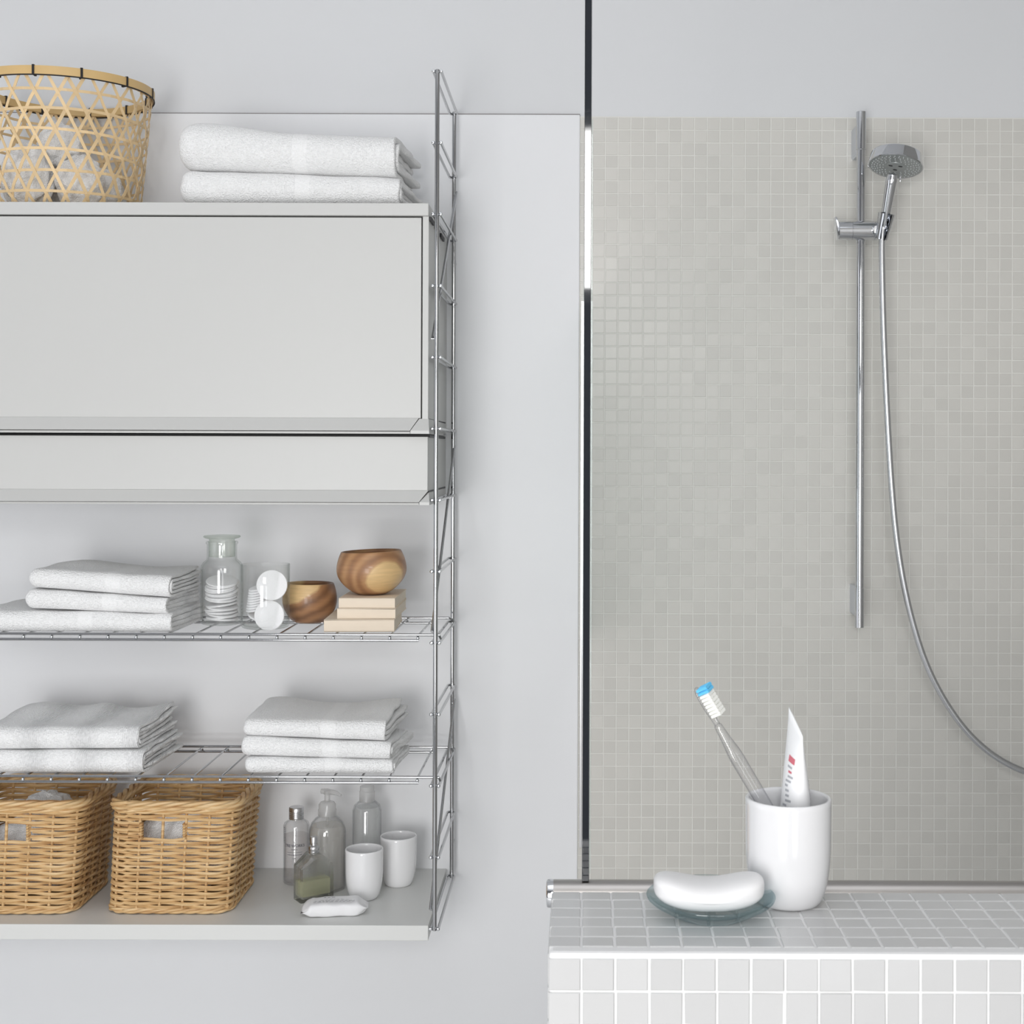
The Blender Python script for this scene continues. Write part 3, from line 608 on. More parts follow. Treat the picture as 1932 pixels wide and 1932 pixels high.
# ================================================================== TOWELS
def towel(label, group, pl, pr, Df, Db, zb, zt, back=0.0, hump=(), layers=3, material='terry', seed=0, hem=None, leftopen=False, base_w=0.0, flare=0.008, rough=0.0021, slump=0.0):
    """folded towel: front fold rounded, right end shows the layers.
    pl, pr world x; zb=(left,right) zt=(left,right) world z of bottom/top along the front; hump=[(x,y,sx,sy,h)]"""
    y0, y1 = CAMY + Df, CAMY + Db
    cxm = (pl + pr) / 2; root = thing('folded_towel', label, 'towel', (cxm, (y0 + y1) / 2, min(zb)), group)
    nu = 44; T0 = sum(zt) / 2 - sum(zb) / 2; lt = T0 / (2 * layers)
    rnd = random.Random(seed)
    def shell(k):
        r = T0 / 2 - k * lt - lt * .5
        r = max(r, lt * .25)
        ys = y0 + k * lt + lt * .5
        sec = []
        nb, na, ntp = 9, 9, 16
        for i in range(nb): sec.append((y1 + (ys + r - y1) * i / nb, -1.0 * r))
        for i in range(na + 1):
            a = -PI / 2 - PI * i / na; sec.append((ys + r + r * math.cos(a), r * math.sin(a)))
        for i in range(1, ntp + 1): sec.append((ys + r + (y1 - ys - r) * i / ntp, r))
        ext = rnd.uniform(-.002, .003) - k * .0005 if k else 0
        ph = rnd.uniform(0, 9)
        vs = []; fs = []
        inset = lt * (k + .5)
        for i in range(nu + 1):
            u = i / nu
            # denser near ends
            uu = .5 - .5 * math.cos(PI * u) if True else u
            uu = .35 * u + .65 * uu
            for (sy, szc) in sec:
                back_f = (sy - y0) / (y1 - y0)
                xr_ = pr + ext + flare * back_f * (1 if k % 2 else .4) + .0012 * math.sin(sy * 60 + ph)
                xl_ = pl + inset
                x = xl_ + (xr_ - xl_) * uu
                d = x - xl_
                a = T0 * .40
                kk = 1.0
                if not leftopen and d < a: kk = max(1 - (1 - d / a) ** 2.6, 0.0) ** (1 / 2.6) * .90 + .10
                X = (x - pl) / (pr - pl); X = min(max(X, 0), 1)
                zb_ = zb[0] + (zb[1] - zb[0]) * X; zt_ = zt[0] + (zt[1] - zt[0]) * X
                zc = (zb_ + zt_) / 2; hh = (zt_ - zb_)
                fz = (szc * kk) / T0            # -0.5..0.5
                z = zc + fz * hh
                up = (fz + .5)
                add = back * back_f
                for (hx, hy, sx, sy_, h) in hump:
                    add += h * math.exp(-((x - hx) / sx) ** 2 - ((sy - hy) / sy_) ** 2)
                n = noise.noise(Vector((x * 14 + seed * 3.7, sy * 14, seed)))
                z += up * (add + n * rough * 1.3) - slump * up * back_f * max(0, (X - .75) / .25)
                n2 = noise.noise(Vector((x * 22, szc * 60, seed + 5)))
                yy = sy + (1 - back_f) * n2 * rough * 1.3
                if kk < 1: yy += (1 - kk) * T0 * .5 * (1 - back_f)
                xx = x + noise.noise(Vector((sy * 30, szc * 50, seed + 9 + k))) * rough * (1.5 if u > .5 else 1)
                vs.append((xx, yy, z))
        m = len(sec)
        for i in range(nu):
            for j in range(m - 1): fs.append((i * m + j, (i + 1) * m + j, (i + 1) * m + j + 1, i * m + j + 1))
        if not leftopen: pass
        mb = MB().add(vs, fs)
        o = build('outer_fold' if k == 0 else 'inner_fold', mb, material, root, recalc=False, autos=False)
        sd = o.modifiers.new('solid', 'SOLIDIFY'); sd.thickness = lt * .86; sd.offset = 0
        o.modifiers.new('sub', 'SUBSURF').render_levels = 1
        return o
    for k in range(layers): shell(k)
    return root
X_ = lambda px, D: (px - VX) * D / F
Z_ = lambda py, D: CAMZ - (py - VY) * D / F
def tw(label, group, pxl, pxr, Df, Db, ybl, ybr, ytl, ytr, **k):
    f = lambda px, py: Zp(px, py, Df)
    return towel(label, group, Xp(pxl, (ybl + ytl) / 2, Df), Xp(pxr, (ybr + ytr) / 2, Df), Df, Db, (f(pxl, ybl), f(pxr, ybr)), (f(pxl, ytl), f(pxr, ytr)), **k)
ztopc = z1
G1 = 'bath towels on top of the cabinet'
tw('lower folded white bath towel lying on top of the cabinet', G1, 331, 752, 2.45, 2.66, 384, 384, 314, 331, seed=1, layers=3, flare=.018, hump=[])
tw('thick upper folded white bath towel on top of the cabinet', G1, 325, 745, 2.45, 2.66, 316, 331, 232, 246, seed=2, layers=3, flare=.02, rough=.0022,
   hump=[(X_(385, 2.45), CAMY + 2.5, .07, .12, .013), (X_(640, 2.45), CAMY + 2.55, .08, .2, -.004)])
G2 = 'folded towels on the upper wire shelf'
zsp = lambda py, z_: None
tw('bottom towel of the stack on the upper wire shelf, reaching past the left frame edge', G2, -60, 321, 2.425, 2.63, 1194.5, 1195, 1150, 1159, seed=3, layers=2, flare=.008)
tw('middle towel of the stack on the upper wire shelf beside the glass jar', G2, 41, 312, 2.428, 2.62, 1150, 1160, 1110, 1130, seed=4, layers=2, flare=.01, slump=.004, back=.003)
tw('top towel of the stack on the upper wire shelf beside the glass jar', G2, 48, 319, 2.43, 2.615, 1109, 1130, 1073, 1087, seed=5, layers=3, flare=.008, back=-.001, rough=.002,
   hump=[(X_(150, 2.5), CAMY + 2.56, .05, .06, .010), (X_(360, 2.55), CAMY + 2.6, .05, .05, .006)])
G3 = 'folded towels on the lower wire shelf'
tw('bottom ribbed white towel at the left of the lower wire shelf', G3, -40, 268, 2.425, 2.63, 1462, 1462.5, 1419, 1418, seed=6, layers=3, flare=.014, material='terry_rib')
tw('upper ribbed white towel at the left of the lower wire shelf', G3, -45, 260, 2.43, 2.63, 1418, 1416, 1375, 1373, seed=7, layers=3, flare=.016, material='terry_rib', rough=.002,
   hump=[(X_(45, 2.5), CAMY + 2.6, .06, .07, .016), (X_(160, 2.5), CAMY + 2.62, .03, .06, .012), (X_(320, 2.5), CAMY + 2.62, .05, .06, .016)])
tw('bottom towel of the three stacked above the pump bottle on the lower wire shelf', G3, 457, 739, 2.425, 2.6, 1462, 1462.5, 1429, 1437, seed=8, layers=2, flare=.01)
tw('middle towel of the three stacked above the pump bottle on the lower wire shelf', G3, 449, 736, 2.43, 2.61, 1429, 1436, 1391, 1404, seed=9, layers=2, flare=.022, slump=.010)
tw('top towel of the three stacked above the pump bottle on the lower wire shelf', G3, 453, 726, 2.435, 2.62, 1390, 1402, 1358, 1362, seed=10, layers=2, flare=.02, rough=.002,
   hump=[(X_(510, 2.5), CAMY + 2.59, .055, .09, .012), (X_(735, 2.5), CAMY + 2.60, .06, .09, .013)])

def crumple(label, cat, group, c, r, seed, amp=.28, name='crumpled_towel', squash=(1, 1, 1)):
    nu_, nv = 48, 28; vs = []; fs = []
    for j in range(nv + 1):
        th = PI * j / nv
        for i in range(nu_):
            a = 2 * PI * i / nu_
            d = Vector((math.sin(th) * math.cos(a), math.sin(th) * math.sin(a), math.cos(th)))
            n = 1 - abs(noise.noise(d * 1.7 + Vector((seed, 0, 0)))) * 2.0
            n2 = 1 - abs(noise.noise(d * 4.1 + Vector((0, seed, 0)))) * 2.0
            k = 1 + amp * (n * .6 + n2 * .25 - .5)
            vs.append(Vector(c) + Vector((d.x * r[0] * k, d.y * r[1] * k, max(d.z * k, -.93) * r[2])))
    for j in range(nv):
        for i in range(nu_):
            fs.append((j * nu_ + i, j * nu_ + (i + 1) % nu_, (j + 1) * nu_ + (i + 1) % nu_, (j + 1) * nu_ + i))
    o = build(name, MB().add(vs, fs), 'terry', sub=1, autos=False)
    recenter(o, (c[0], c[1], c[2] - r[2] * .93)); return tag(o, label, cat, group)

# ================================================================== BAMBOO BASKET
bx, by = -.957, CAMY + 2.571
bz = z1; BH = .2365
bam = thing('bamboo_basket', 'round open-weave bamboo basket with a black bound rim on top of the cabinet', 'basket', (bx, by, bz))
def br(t): return .117 + .016 * min(t / .12, 1) ** .6 + .021 * t
def ribbon(pts, nrm, wdt, th):
    """flat strip along pts with outward normals nrm"""
    vs = []; fs = []
    k = len(pts)
    for i in range(k):
        t = (pts[min(i + 1, k - 1)] - pts[max(i - 1, 0)]).normalized(); n = nrm[i]; s_ = t.cross(n).normalized()
        for (a, b) in ((-1, -1), (1, -1), (1, 1), (-1, 1)): vs.append(pts[i] + s_ * a * wdt / 2 + n * b * th / 2)
    for i in range(k - 1):
        for j in range(4): fs.append((i * 4 + j, i * 4 + (j + 1) % 4, (i + 1) * 4 + (j + 1) % 4, (i + 1) * 4 + j))
    fs += [(3, 2, 1, 0), tuple((k - 1) * 4 + j for j in range(4))]
    return MB().add(vs, fs)
NB = 25; hoopz = [.0255 + i * .0356 for i in range(6)]
def bpt(a, t, off=0):
    r = br(t) + off; return Vector((bx + r * math.cos(a), by + r * math.sin(a), bz + .0015 + t * (BH - .004))), Vector((math.cos(a), math.sin(a), -.12)).normalized()
for sgn in (1, -1):
    for i in range(NB):
        a0 = 2 * PI * i / NB + (0 if sgn > 0 else PI / NB) + random.uniform(-.02, .02)
        pts, nr = [], []
        n = 36
        lean = .83 + random.uniform(-.04, .04)
        for q in range(n + 1):
            t = q / n; a = a0 + sgn * t * lean
            off = .0009 * sgn * math.cos(2 * PI * t * 3.2 * 2) + .0003
            p, nn = bpt(a, t, off); pts.append(p); nr.append(nn)
        # turn in under the base
        for q in (1, 2, 3, 4):
            a = a0 - sgn * .03 * q; r_ = br(0) * (1 - .2 * q)
            pts.insert(0, Vector((bx + r_ * math.cos(a), by + r_ * math.sin(a), bz + .0012 + .0004 * (sgn + 1)))); nr.insert(0, Vector((0, 0, -1)))
        build('strip', ribbon(pts, nr, .0056 + random.uniform(-.0007, .0008), .0009), 'bamboo', bam, smooth=False)
for h in hoopz:
    t = h / BH; pts, nr = [], []
    ph = random.uniform(0, 6)
    for q in range(101):
        a = 2 * PI * q / 100
        p, nn = bpt(a, t + .012 * math.sin(a * 2 + ph) * .6, .0003 + .0008 * math.sin(a * NB)); pts.append(p); nr.append(nn)
    build('hoop', ribbon(pts, nr, .0048, .0009), 'bamboo', bam, smooth=False)
for (nm, off, zc_, wd, th, mm) in (('rim', .0034, -.0045, .0148, .0034, 'bamboo_rim'), ('inner_rim', -.0034, -.0045, .014, .003, 'bamboo_rim')):
    pts, nr = [], []
    for q in range(121):
        a = 2 * PI * q / 120; r = br(1) + off
        pts.append(Vector((bx + r * math.cos(a), by + r * math.sin(a), bz + BH + zc_ + .0015 * math.sin(a * 2 + 1)))); nr.append(Vector((math.cos(a), math.sin(a), 0)))
    build(nm, ribbon(pts, nr, wd, th), mm, bam)
pts = []
for q in range(120):
    a = 2 * PI * q / 120; r = br(1) + .0042
    pts.append((bx + r * math.cos(a), by + r * math.sin(a), bz + BH - .0130 + .0015 * math.sin(a * 2 + 1)))
build('rim_cord', MB().tube(pts, .0013, 6, closed=True), 'cord', bam)
for i in range(12):
    a = math.radians(-88 + i * 30.3 + random.uniform(-3, 3)); r = br(1); d = Vector((math.cos(a), math.sin(a), 0)); tn = Vector((-math.sin(a), math.cos(a), 0))
    c = Vector((bx, by, bz + BH - .0045 + .0015 * math.sin(a * 2 + 1)))
    mb = MB()
    for s_ in (-1, 0, 1):
        loop = [c + d * (r + e * .0062) + Vector((0, 0, f * .0082)) + tn * s_ * .0013 for (e, f) in ((1, -1.05), (1.02, 1), (-1, 1), (-1, -1.05))]
        mb.tube(loop, .0009, 6, closed=True)
    build('tie', mb, 'cord', bam)
for i, (dx, dy, rr_, hh) in enumerate(((-.050, -.045, .046, .062), (.045, -.048, .044, .052), (.048, .042, .046, .048), (-.048, .042, .046, .056), (-.008, -.004, .040, .044))):
    zz = bz + .006 + hh * .93 + (0 if i < 4 else .085)
    crumple(['crumpled white cloth at the front left inside the bamboo basket', 'crumpled white cloth at the front right inside the bamboo basket', 'crumpled white cloth at the back right inside the bamboo basket',
             'crumpled white cloth at the back left inside the bamboo basket', 'crumpled white cloth lying uppermost inside the bamboo basket'][i], 'cloth', 'crumpled cloths in the bamboo basket', (bx + dx, by + dy, zz), (rr_, rr_ * .9, hh), 20 + i * 3.3, name='crumpled_cloth', amp=.34)

# ================================================================== WICKER BASKETS
def wicker(label, x0, x1, D0, D1, H, win, seed):
    rnd = random.Random(seed)
    cx, cyy = (x0 + x1) / 2, CAMY + (D0 + D1) / 2; hx, hy = (x1 - x0) / 2, (D1 - D0) / 2
    root = thing('wicker_basket', label, 'basket', (cx, cyy, zbt), 'wicker baskets on the bottom board')
    R = .032
    def per(s, grow, zf):
        """point + normal on a rounded rectangle, s in metres, counted from the front left corner to the right"""
        ax, ay = hx + grow + .003 * zf, hy + grow; r = R + grow
        L1, L2 = 2 * (ax - r), 2 * (ay - r); q = PI * r / 2
        tot = 2 * L1 + 2 * L2 + 4 * q
        s = (s % 1.0) * tot
        segs = [(L1, 'l', (-ax + r, -ay), (1, 0)), (q, 'a', (ax - r, -ay + r), -PI / 2), (L2, 'l', (ax, -ay + r), (0, 1)), (q, 'a', (ax - r, ay - r), 0),
                (L1, 'l', (ax - r, ay), (-1, 0)), (q, 'a', (-ax + r, ay - r), PI / 2), (L2, 'l', (-ax, ay - r), (0, -1)), (q, 'a', (-ax + r, -ay + r), PI)]
        for (ln, kd, p, d) in segs:
            if s <= ln + 1e-9:
                if kd == 'l': x, y = p[0] + d[0] * s, p[1] + d[1] * s; n = (d[1], -d[0])
                else:
                    a = d + s / r; x, y = p[0] + r * math.cos(a), p[1] + r * math.sin(a); n = (math.cos(a), math.sin(a))
                return Vector((cx + x + .010 * zf - .005, cyy + y, 0)), Vector((n[0], n[1], 0))
            s -= ln
        return Vector((cx - ax + r, cyy - ay, 0)), Vector((0, -1, 0))
    tot = 4 * (hx - R) + 4 * (hy - R) + 2 * PI * R
    NS = 2 * round(tot / .041 / 2) + 1           # odd: one continuous weaver alternates
    # stakes
    for i in range(NS):
        s = (i + .5) / NS; pts = []
        for q in range(9):
            t = q / 8; p, n = per(s, -.0005, t); p.z = zbt + .006 + t * (H - .016); pts.append(p)
        build('stake', MB().tube(pts, .0027, 7), 'wicker', root)
    # weavers
    rows = 29; zlo, zhi = .013, H - .022; mb = MB(); npt = NS * 6
    wx0_, wx1_, wz0_, wz1_ = win
    wc = min((per((i + .5) / NS, 0, .8)[0].x for i in range(NS) if per((i + .5) / NS, 0, .8)[0].y < cyy - hy * .9), key=lambda x_: abs(x_ - (wx0_ + wx1_) / 2))
    wx0_, wx1_ = wc - .0385, wc + .0385
    for j in range(rows):
        zf = j / (rows - 1); z = zlo + (zhi - zlo) * zf
        ph = rnd.uniform(-.15, .15); zoff = [rnd.uniform(-.0006, .0006) for _ in range(5)]
        cur = []; curs = []
        closed = True
        rr_ = .0032 + rnd.uniform(-.0004, .0003)
        for q in range(npt + 1):
            s = q / npt
            w_ = math.sin(PI * (s * NS) + PI * j + PI * NS * 0 + 0.0 + PI * .0)
            # over / under stakes: extremes at the stakes ((i+.5)/NS)
            w_ = (1 if j % 2 else -1) * math.sin(PI * s * NS)
            p, n = per(s, w_ * .0035, zf)
            zz = z + .0013 * math.cos(PI * s * NS) * (1 if j % 2 else -1) * .5 + .0008 * noise.noise(Vector((s * 24, j * 1.7, seed))) + .0018 * math.sin(2 * PI * s + 1.0) * zf * .3
            p.z = zbt + zz
            hole = (p.y < cyy - hy * .75) and wx0_ < p.x < wx1_ and wz0_ < p.z < wz1_
            if hole:
                if len(cur) > 1: curs.append(cur)
                cur = []; closed = False
            else: cur.append(p)
        if closed: mb.tube(cur[:-1], rr_, 6, closed=True)
        else:
            if len(cur) > 1: curs.append(cur)
            for c in curs: mb.tube(c, rr_, 6)
    build('weave', mb, 'wicker', root, kind='stuff')
    # wrapped window cheeks
    mb = MB()
    for wx in (wx0_, wx1_):
        z = wz0_ + .002
        while z < wz1_ - .002:
            mb.tube([(wx + .002 * math.cos(a), cyy - hy + .0045 * math.sin(a), z + .0005 * math.sin(a)) for a in [2 * PI * i / 10 for i in range(10)]], .0022, 5, closed=True); z += .0047
    build('window_wrap', mb, 'wicker', root, kind='stuff')
    # braided rims
    def braid(name, zc_, amp, r_, turns, strands, grow, zf):
        for k in range(strands):
            pts = []
            n = 200
            for q in range(n):
                s = q / n; a = 2 * PI * (turns * s + k / strands)
                p, nn = per(s, grow, zf); p = p + nn * amp * math.cos(a); p.z = zbt + zc_ + amp * .85 * math.sin(a) + .0012 * noise.noise(Vector((s * 9, k, seed)))
                pts.append(p)
            build(name, MB().tube(pts, r_, 7, closed=True), 'wicker', root)
    braid('rim_strand', H - .009, .0060, .0042, 6, 4, .001, 1)
    braid('rim_strand', H - .018, .0030, .0030, 9, 2, .002, 1)
    braid('foot_strand', .0062, .0030, .0030, 10, 3, .001, 0)
    # base
    mb = MB()
    for i in range(12):
        y = cyy - hy + .012 + i * (2 * hy - .024) / 11
        mb.tube([(cx - hx + .006, y, zbt + .008), (cx + hx - .006, y, zbt + .008)], .0045, 6)
    build('base', mb, 'wicker', root, kind='stuff')
    return root
HB = .2015
wr0, wr1 = Xp(208, 1640, 2.468), Xp(436, 1640, 2.468)
wicker('square woven wicker basket with a handle slot, between the left basket and the small bottles', wr0, wr1, 2.466, 2.665, HB,
       (Xp(284, 1565, 2.466), Xp(366, 1565, 2.466), Zp(320, 1582, 2.466), Zp(320, 1549, 2.466)), 31)
wl1 = Xp(142, 1640, 2.466); wl0 = wl1 - (wr1 - wr0)
wicker('wicker basket at the far left of the bottom board, cut by the left frame edge', wl0, wl1, 2.462, 2.662, HB + .001,
       (Xp(-14, 1568, 2.462), Xp(76, 1568, 2.462), Zp(30, 1587, 2.462), Zp(30, 1552, 2.462)), 32)
tb = (wr0 + wr1) / 2
crumple('white towel stuffed inside the basket beside the small bottles', 'towel', 'white towels inside the wicker baskets', (tb, CAMY + 2.565, zbt + .014 + .075), (.098, .078, .080), 3.1, amp=.10, squash=(1, 1, 1))
tb2 = (wl0 + wl1) / 2
crumple('crumpled white towel inside the far left basket, lower one', 'towel', 'white towels inside the wicker baskets', (tb2 + .0, CAMY + 2.56, zbt + .014 + .065), (.096, .076, .070), 8.1, amp=.2)
crumple('crumpled white towel inside the far left basket, upper one', 'towel', 'white towels inside the wicker baskets', (tb2 + .028, CAMY + 2.545, zbt + .168), (.045, .048, .030), 12.1, amp=.35)

# ================================================================== UPPER WIRE SHELF OBJECTS
def disc(c, r, th, nrm, name='cotton_pad'):
    pr_ = [(0, -th / 2), (r * .9, -th / 2), (r * .97, -th * .4), (r, 0), (r * .97, th * .4), (r * .9, th / 2), (0, th / 2)]
    mb = MB().lathe(pr_, 32).move(Matrix.Translation(c) @ frame_to(nrm))
    o = build(name, mb, 'cotton'); recenter(o, c); return o
# stoppered jar
JD = 2.54; s_ = F / JD
jc = Vector((Xp(418.5, 1150, JD), CAMY + JD, ZS1))
jar = thing('stoppered_jar', 'clear glass apothecary jar with a flat glass stopper, holding cotton pads', 'jar', jc)
def jl(prof, name, m, par, n=64): return build(name, MB().lathe(prof, n, jc), m, par)
jo = [(0, 0), (.030, 0), (.0355, .0015), (.0378, .006), (.0378, .102), (.0368, .108), (.0335, .1135), (.0296, .1165), (.0272, .1195), (.0268, .123), (.0268, .146), (.0288, .1480), (.0288, .1505), (.0270, .1520), (.0250, .1520),
      (.0242, .149), (.0242, .122), (.0262, .1165), (.0310, .1118), (.0345, .1065), (.0355, .100), (.0355, .010), (.033, .0050), (0, .0045)]
jl(jo, 'body', 'glass', jar)
st = [(0, .1235), (.0225, .1235), (.0232, .125), (.0238, .150), (.0225, .1535), (.0235, .1560), (.0300, .1575), (.0330, .1592), (.0334, .1606), (.0318, .1622), (.015, .1632), (0, .1628)]
jl(st, 'stopper', 'stopper_glass', jar, 64)
gp = 'cotton pads piled in the stoppered jar'
rnd = random.Random(5)
pads = []
for i in range(7): pads.append((jc + Vector((rnd.uniform(-.002, .002), rnd.uniform(-.002, .002), .0115 + .0042 * i)), (rnd.uniform(-.12, .12), rnd.uniform(-.16, -.04), 1)))
for i in range(8): pads.append((jc + Vector((rnd.uniform(-.002, .002), rnd.uniform(-.002, .002), .0480 + .0044 * i)), (rnd.uniform(-.08, .08), rnd.uniform(-.30, -.16), 1)))
for (c, n) in pads: tag(disc(c, .0290, .0036, n), 'round white cotton pad piled inside the stoppered glass jar', 'cotton pad', gp)
# tumbler of cotton pads
TD = 2.492; tc_ = Vector((Xp(500.5, 1140, TD), CAMY + TD, ZS1)); HT = .1145
tum = tag(build('glass_tumbler', MB().lathe([(0, 0), (.036, 0), (.0405, .0018), (.0428, .006), (.0432, .05), (.0434, HT - .001), (.0428, HT), (.0420, HT - .001), (.0416, .05), (.0410, .008), (.038, .0042), (0, .0038)], 72, tc_), 'glass'),
          'straight clear glass tumbler holding cotton pads in front of the low wooden bowl', 'tumbler'); recenter(tum, tc_)
for (px, py, dd, nn, lb) in ((513, 1104, 2.462, (.12, -1, .10), 'upper cotton pad standing upright against the front of the glass tumbler'), (508, 1161, 2.464, (-.06, -1, .12), 'lower cotton pad standing upright against the front of the glass tumbler')):
    tag(disc(P(px, py, dd), .0272, .004, nn), lb, 'cotton pad', 'cotton pads in the tumbler')
for i in range(9):
    tag(disc(tc_ + Vector((-.0115 + .0006 * i, .010, .036 + .0046 * i)), .0262, .0038, (-.25, -.15, 1)), 'round white cotton pad in the slanted pile at the back of the glass tumbler', 'cotton pad', 'cotton pads in the tumbler')
tag(disc(tc_ + Vector((-.008, .010, .018)), .0262, .0038, (.3, -.2, 1)), 'cotton pad lying at the bottom of the glass tumbler', 'cotton pad', 'cotton pads in the tumbler')
# wooden bowls
def bowl(label, c, R, H, rim, foot, material, rot):
    root = thing('wooden_bowl', label, 'bowl', c, 'turned wooden bowls', rot=rot)
    pr_ = [(0, 0), (foot, 0)]
    n = 16
    for i in range(1, n + 1):
        t = i / n; zz = H * t
        # belly curve: foot -> R at 55% -> rim
        a = t / .58 if t < .58 else 1
        r_ = foot + (R - foot) * math.sin(a * PI / 2) ** .75 if t < .58 else R - (R - rim) * ((t - .58) / .42) ** 1.9
        pr_.append((r_, zz))
    pr_ += [(rim - .001, H + .0012), (rim - .003, H + .0012), (rim - .0045, H - .001)]
    for i in range(n, 1, -1):
        t = i / n
        a = t / .58 if t < .58 else 1
        r_ = foot + (R - foot) * math.sin(a * PI / 2) ** .75 if t < .58 else R - (R - rim) * ((t - .58) / .42) ** 1.9
        pr_.append((max(r_ - .006, .001), H * t * .93 + .005))
    pr_.append((0, .010))
    build('vessel', MB().lathe(pr_, 64), material, root, local=True, autos=False)
    return root
w1 = wood_mat('acacia_low_bowl', (-.030, -.045, .072), (.062, .08, .034), (0, -0.30, 0), (.05, .55))
w2 = wood_mat('acacia_tall_bowl', (.034, -.055, .027), (.036, .055, .033), (0, -.35, 0), (.35, .85))
BD = 2.578; bc = Vector((Xp(584, 1150, BD), CAMY + BD, ZS1 + .0002))
bowl('low dark-grained wooden bowl behind the glass tumbler on the wire shelf', bc, .0500, .071, .0440, .028, w1, (0, 0.01, 0))
# books
zb0 = ZS1
def book(label, pxl, pxr, D, depth, h, z, yaw, seed):
    c = Vector((Xp(pxl, 1180, D), CAMY + D, z)); x1 = Xp(pxr, 1180, D); wd = x1 - c.x
    root = thing('book', label, 'book', (x1, CAMY + D, z), 'cream paper books under the wooden bowl', rot=(0, 0, yaw))
    # local: right front bottom corner is the origin
    t = .0016
    build('cover', MB().box((-wd, 0, 0), (0, depth, t), .0003).box((-wd, 0, h - t), (0, depth, h), .0003).box((-wd, 0, 0), (0, t, h), .0005), 'cream', root, local=True)
    build('pages', MB().box((-wd + .0012, t, t), (-.0010, depth - .0015, h - t)), 'pages', root, local=True, smooth=False)
    return root
hb = [Zp(680, 1170, 2.435) - zb0, Zp(680, 1150.5, 2.445) - Zp(680, 1170, 2.445), Zp(680, 1133, 2.45) - Zp(680, 1150.5, 2.45)]
hb = [.0215, .0182, .0180]
book('bottom cream paper book of the stack under the rounded wooden bowl', 612, 744, 2.437, .165, hb[0], zb0, math.radians(2.5), 1)
book('middle cream paper book of the stack under the rounded wooden bowl', 636, 746, 2.446, .165, hb[1], zb0 + hb[0], math.radians(.5), 2)
book('top cream paper book of the stack, directly under the rounded wooden bowl', 639, 745, 2.452, .165, hb[2], zb0 + hb[0] + hb[1], math.radians(.2), 3)
zbk = zb0 + sum(hb)
bc2 = Vector((Xp(703, 1090, 2.52), CAMY + 2.52, zbk + .0012))
bowl('rounded wooden bowl with a blond sapwood patch standing on the stacked books', bc2, .0632, .0765, .0545, .026, w2, (0, -math.radians(2.2), 0))

# ================================================================== BOTTOM BOARD OBJECTS
def on_board(px, D): return Vector((Xp(px, 1660, D), CAMY + D, zbt))
# clear bottle with lettering
c = on_board(559, 2.650); t = thing('toner_bottle', 'small clear bottle with printed label and silver screw cap behind the perfume flask', 'bottle', c)
R_ = .0244; Hh = .116
build('body', MB().lathe([(0, 0), (.021, 0), (R_, .003), (R_, Hh - .006), (R_ - .002, Hh - .001), (R_ - .006, Hh + .002), (.0128, Hh + .0045), (.0122, Hh + .012), (.0108, Hh + .012), (.011, Hh + .004), (R_ - .006, Hh), (R_ - .0022, Hh - .007), (R_ - .0014, .005), (0, .004)], 56, c), 'plastic_c', t)
build('liquid', MB().lathe([(0, .0046), (R_ - .0022, .0054), (R_ - .0022, .092), (0, .092)], 48, c), 'toner', t)
cp = [(0, Hh + .006), (.0138, Hh + .006), (.0142, Hh + .007)]
for i in range(4): cp += [(.0142, Hh + .0085 + i * .0035), (.0134, Hh + .0093 + i * .0035), (.0142, Hh + .0102 + i * .0035)]
cp += [(.0140, Hh + .027), (.0128, Hh + .0285), (0, Hh + .0285)]
build('cap', MB().lathe(cp, 48, c), 'alu', t, label='silver ribbed screw cap')
def bend(mb, c, R, ang0, z):
    """wrap flat x,y text around the cylinder front; ang0 = bearing of its centre"""
    out = MB(); vs = []
    for v in mb.v:
        a = ang0 + v.x / R; rr_ = R + .00012 + v.z
        vs.append(Vector((c.x + rr_ * math.cos(a), c.y + rr_ * math.sin(a), z + v.y)))
    return out.add(vs, mb.f)
f0 = -PI / 2
tx = text_mesh('TRE·WORKS', .0072); b1 = bend(tx, c, R_, f0 + .05, zbt + Hh - .040)
tx = text_mesh('T O N I C', .0028); b2 = MB()
def dashes(w_, h_, n, seed, gap=.35):
    r_ = random.Random(seed); m_ = MB(); x = -w_ / 2
    while x < w_ / 2:
        l = w_ / n * r_.uniform(.5, 1.3); l = min(l, w_ / 2 - x)
        k = max(2, int(l / .003) + 1)
        for i in range(k - 1):
            xa, xb__ = x + l * i / (k - 1), x + l * (i + 1) / (k - 1)
            m_.add([(xa, -h_ / 2, 0), (xb__, -h_ / 2, 0), (xb__, h_ / 2, 0), (xa, h_ / 2, 0)], [(0, 1, 2, 3)])
        x += l + w_ / n * gap
    return m_
pr_ = MB(); pr_.add(b1.v, b1.f)
for (dz_, w_, h_, n, sd) in ((-.047, .012, .0012, 6, 1), (-.0525, .030, .0006, 1, 2), (-.057, .028, .0013, 9, 3), (-.064, .007, .0010, 3, 4), (-.034, .004, .0008, 1, 9)):
    q = bend(dashes(w_, h_, n, sd), c, R_, f0 + .05, zbt + Hh + dz_); pr_.add(q.v, q.f)
for i in range(9):
    q = bend(dashes(.009, .0011, 4, 20 + i), c, R_, f0 - .98 + .02 * (i % 3), zbt + Hh - .008 - i * .0034); pr_.add(q.v, q.f)
build('lettering', pr_, 'ink', t, smooth=False, label='grey printed lettering')
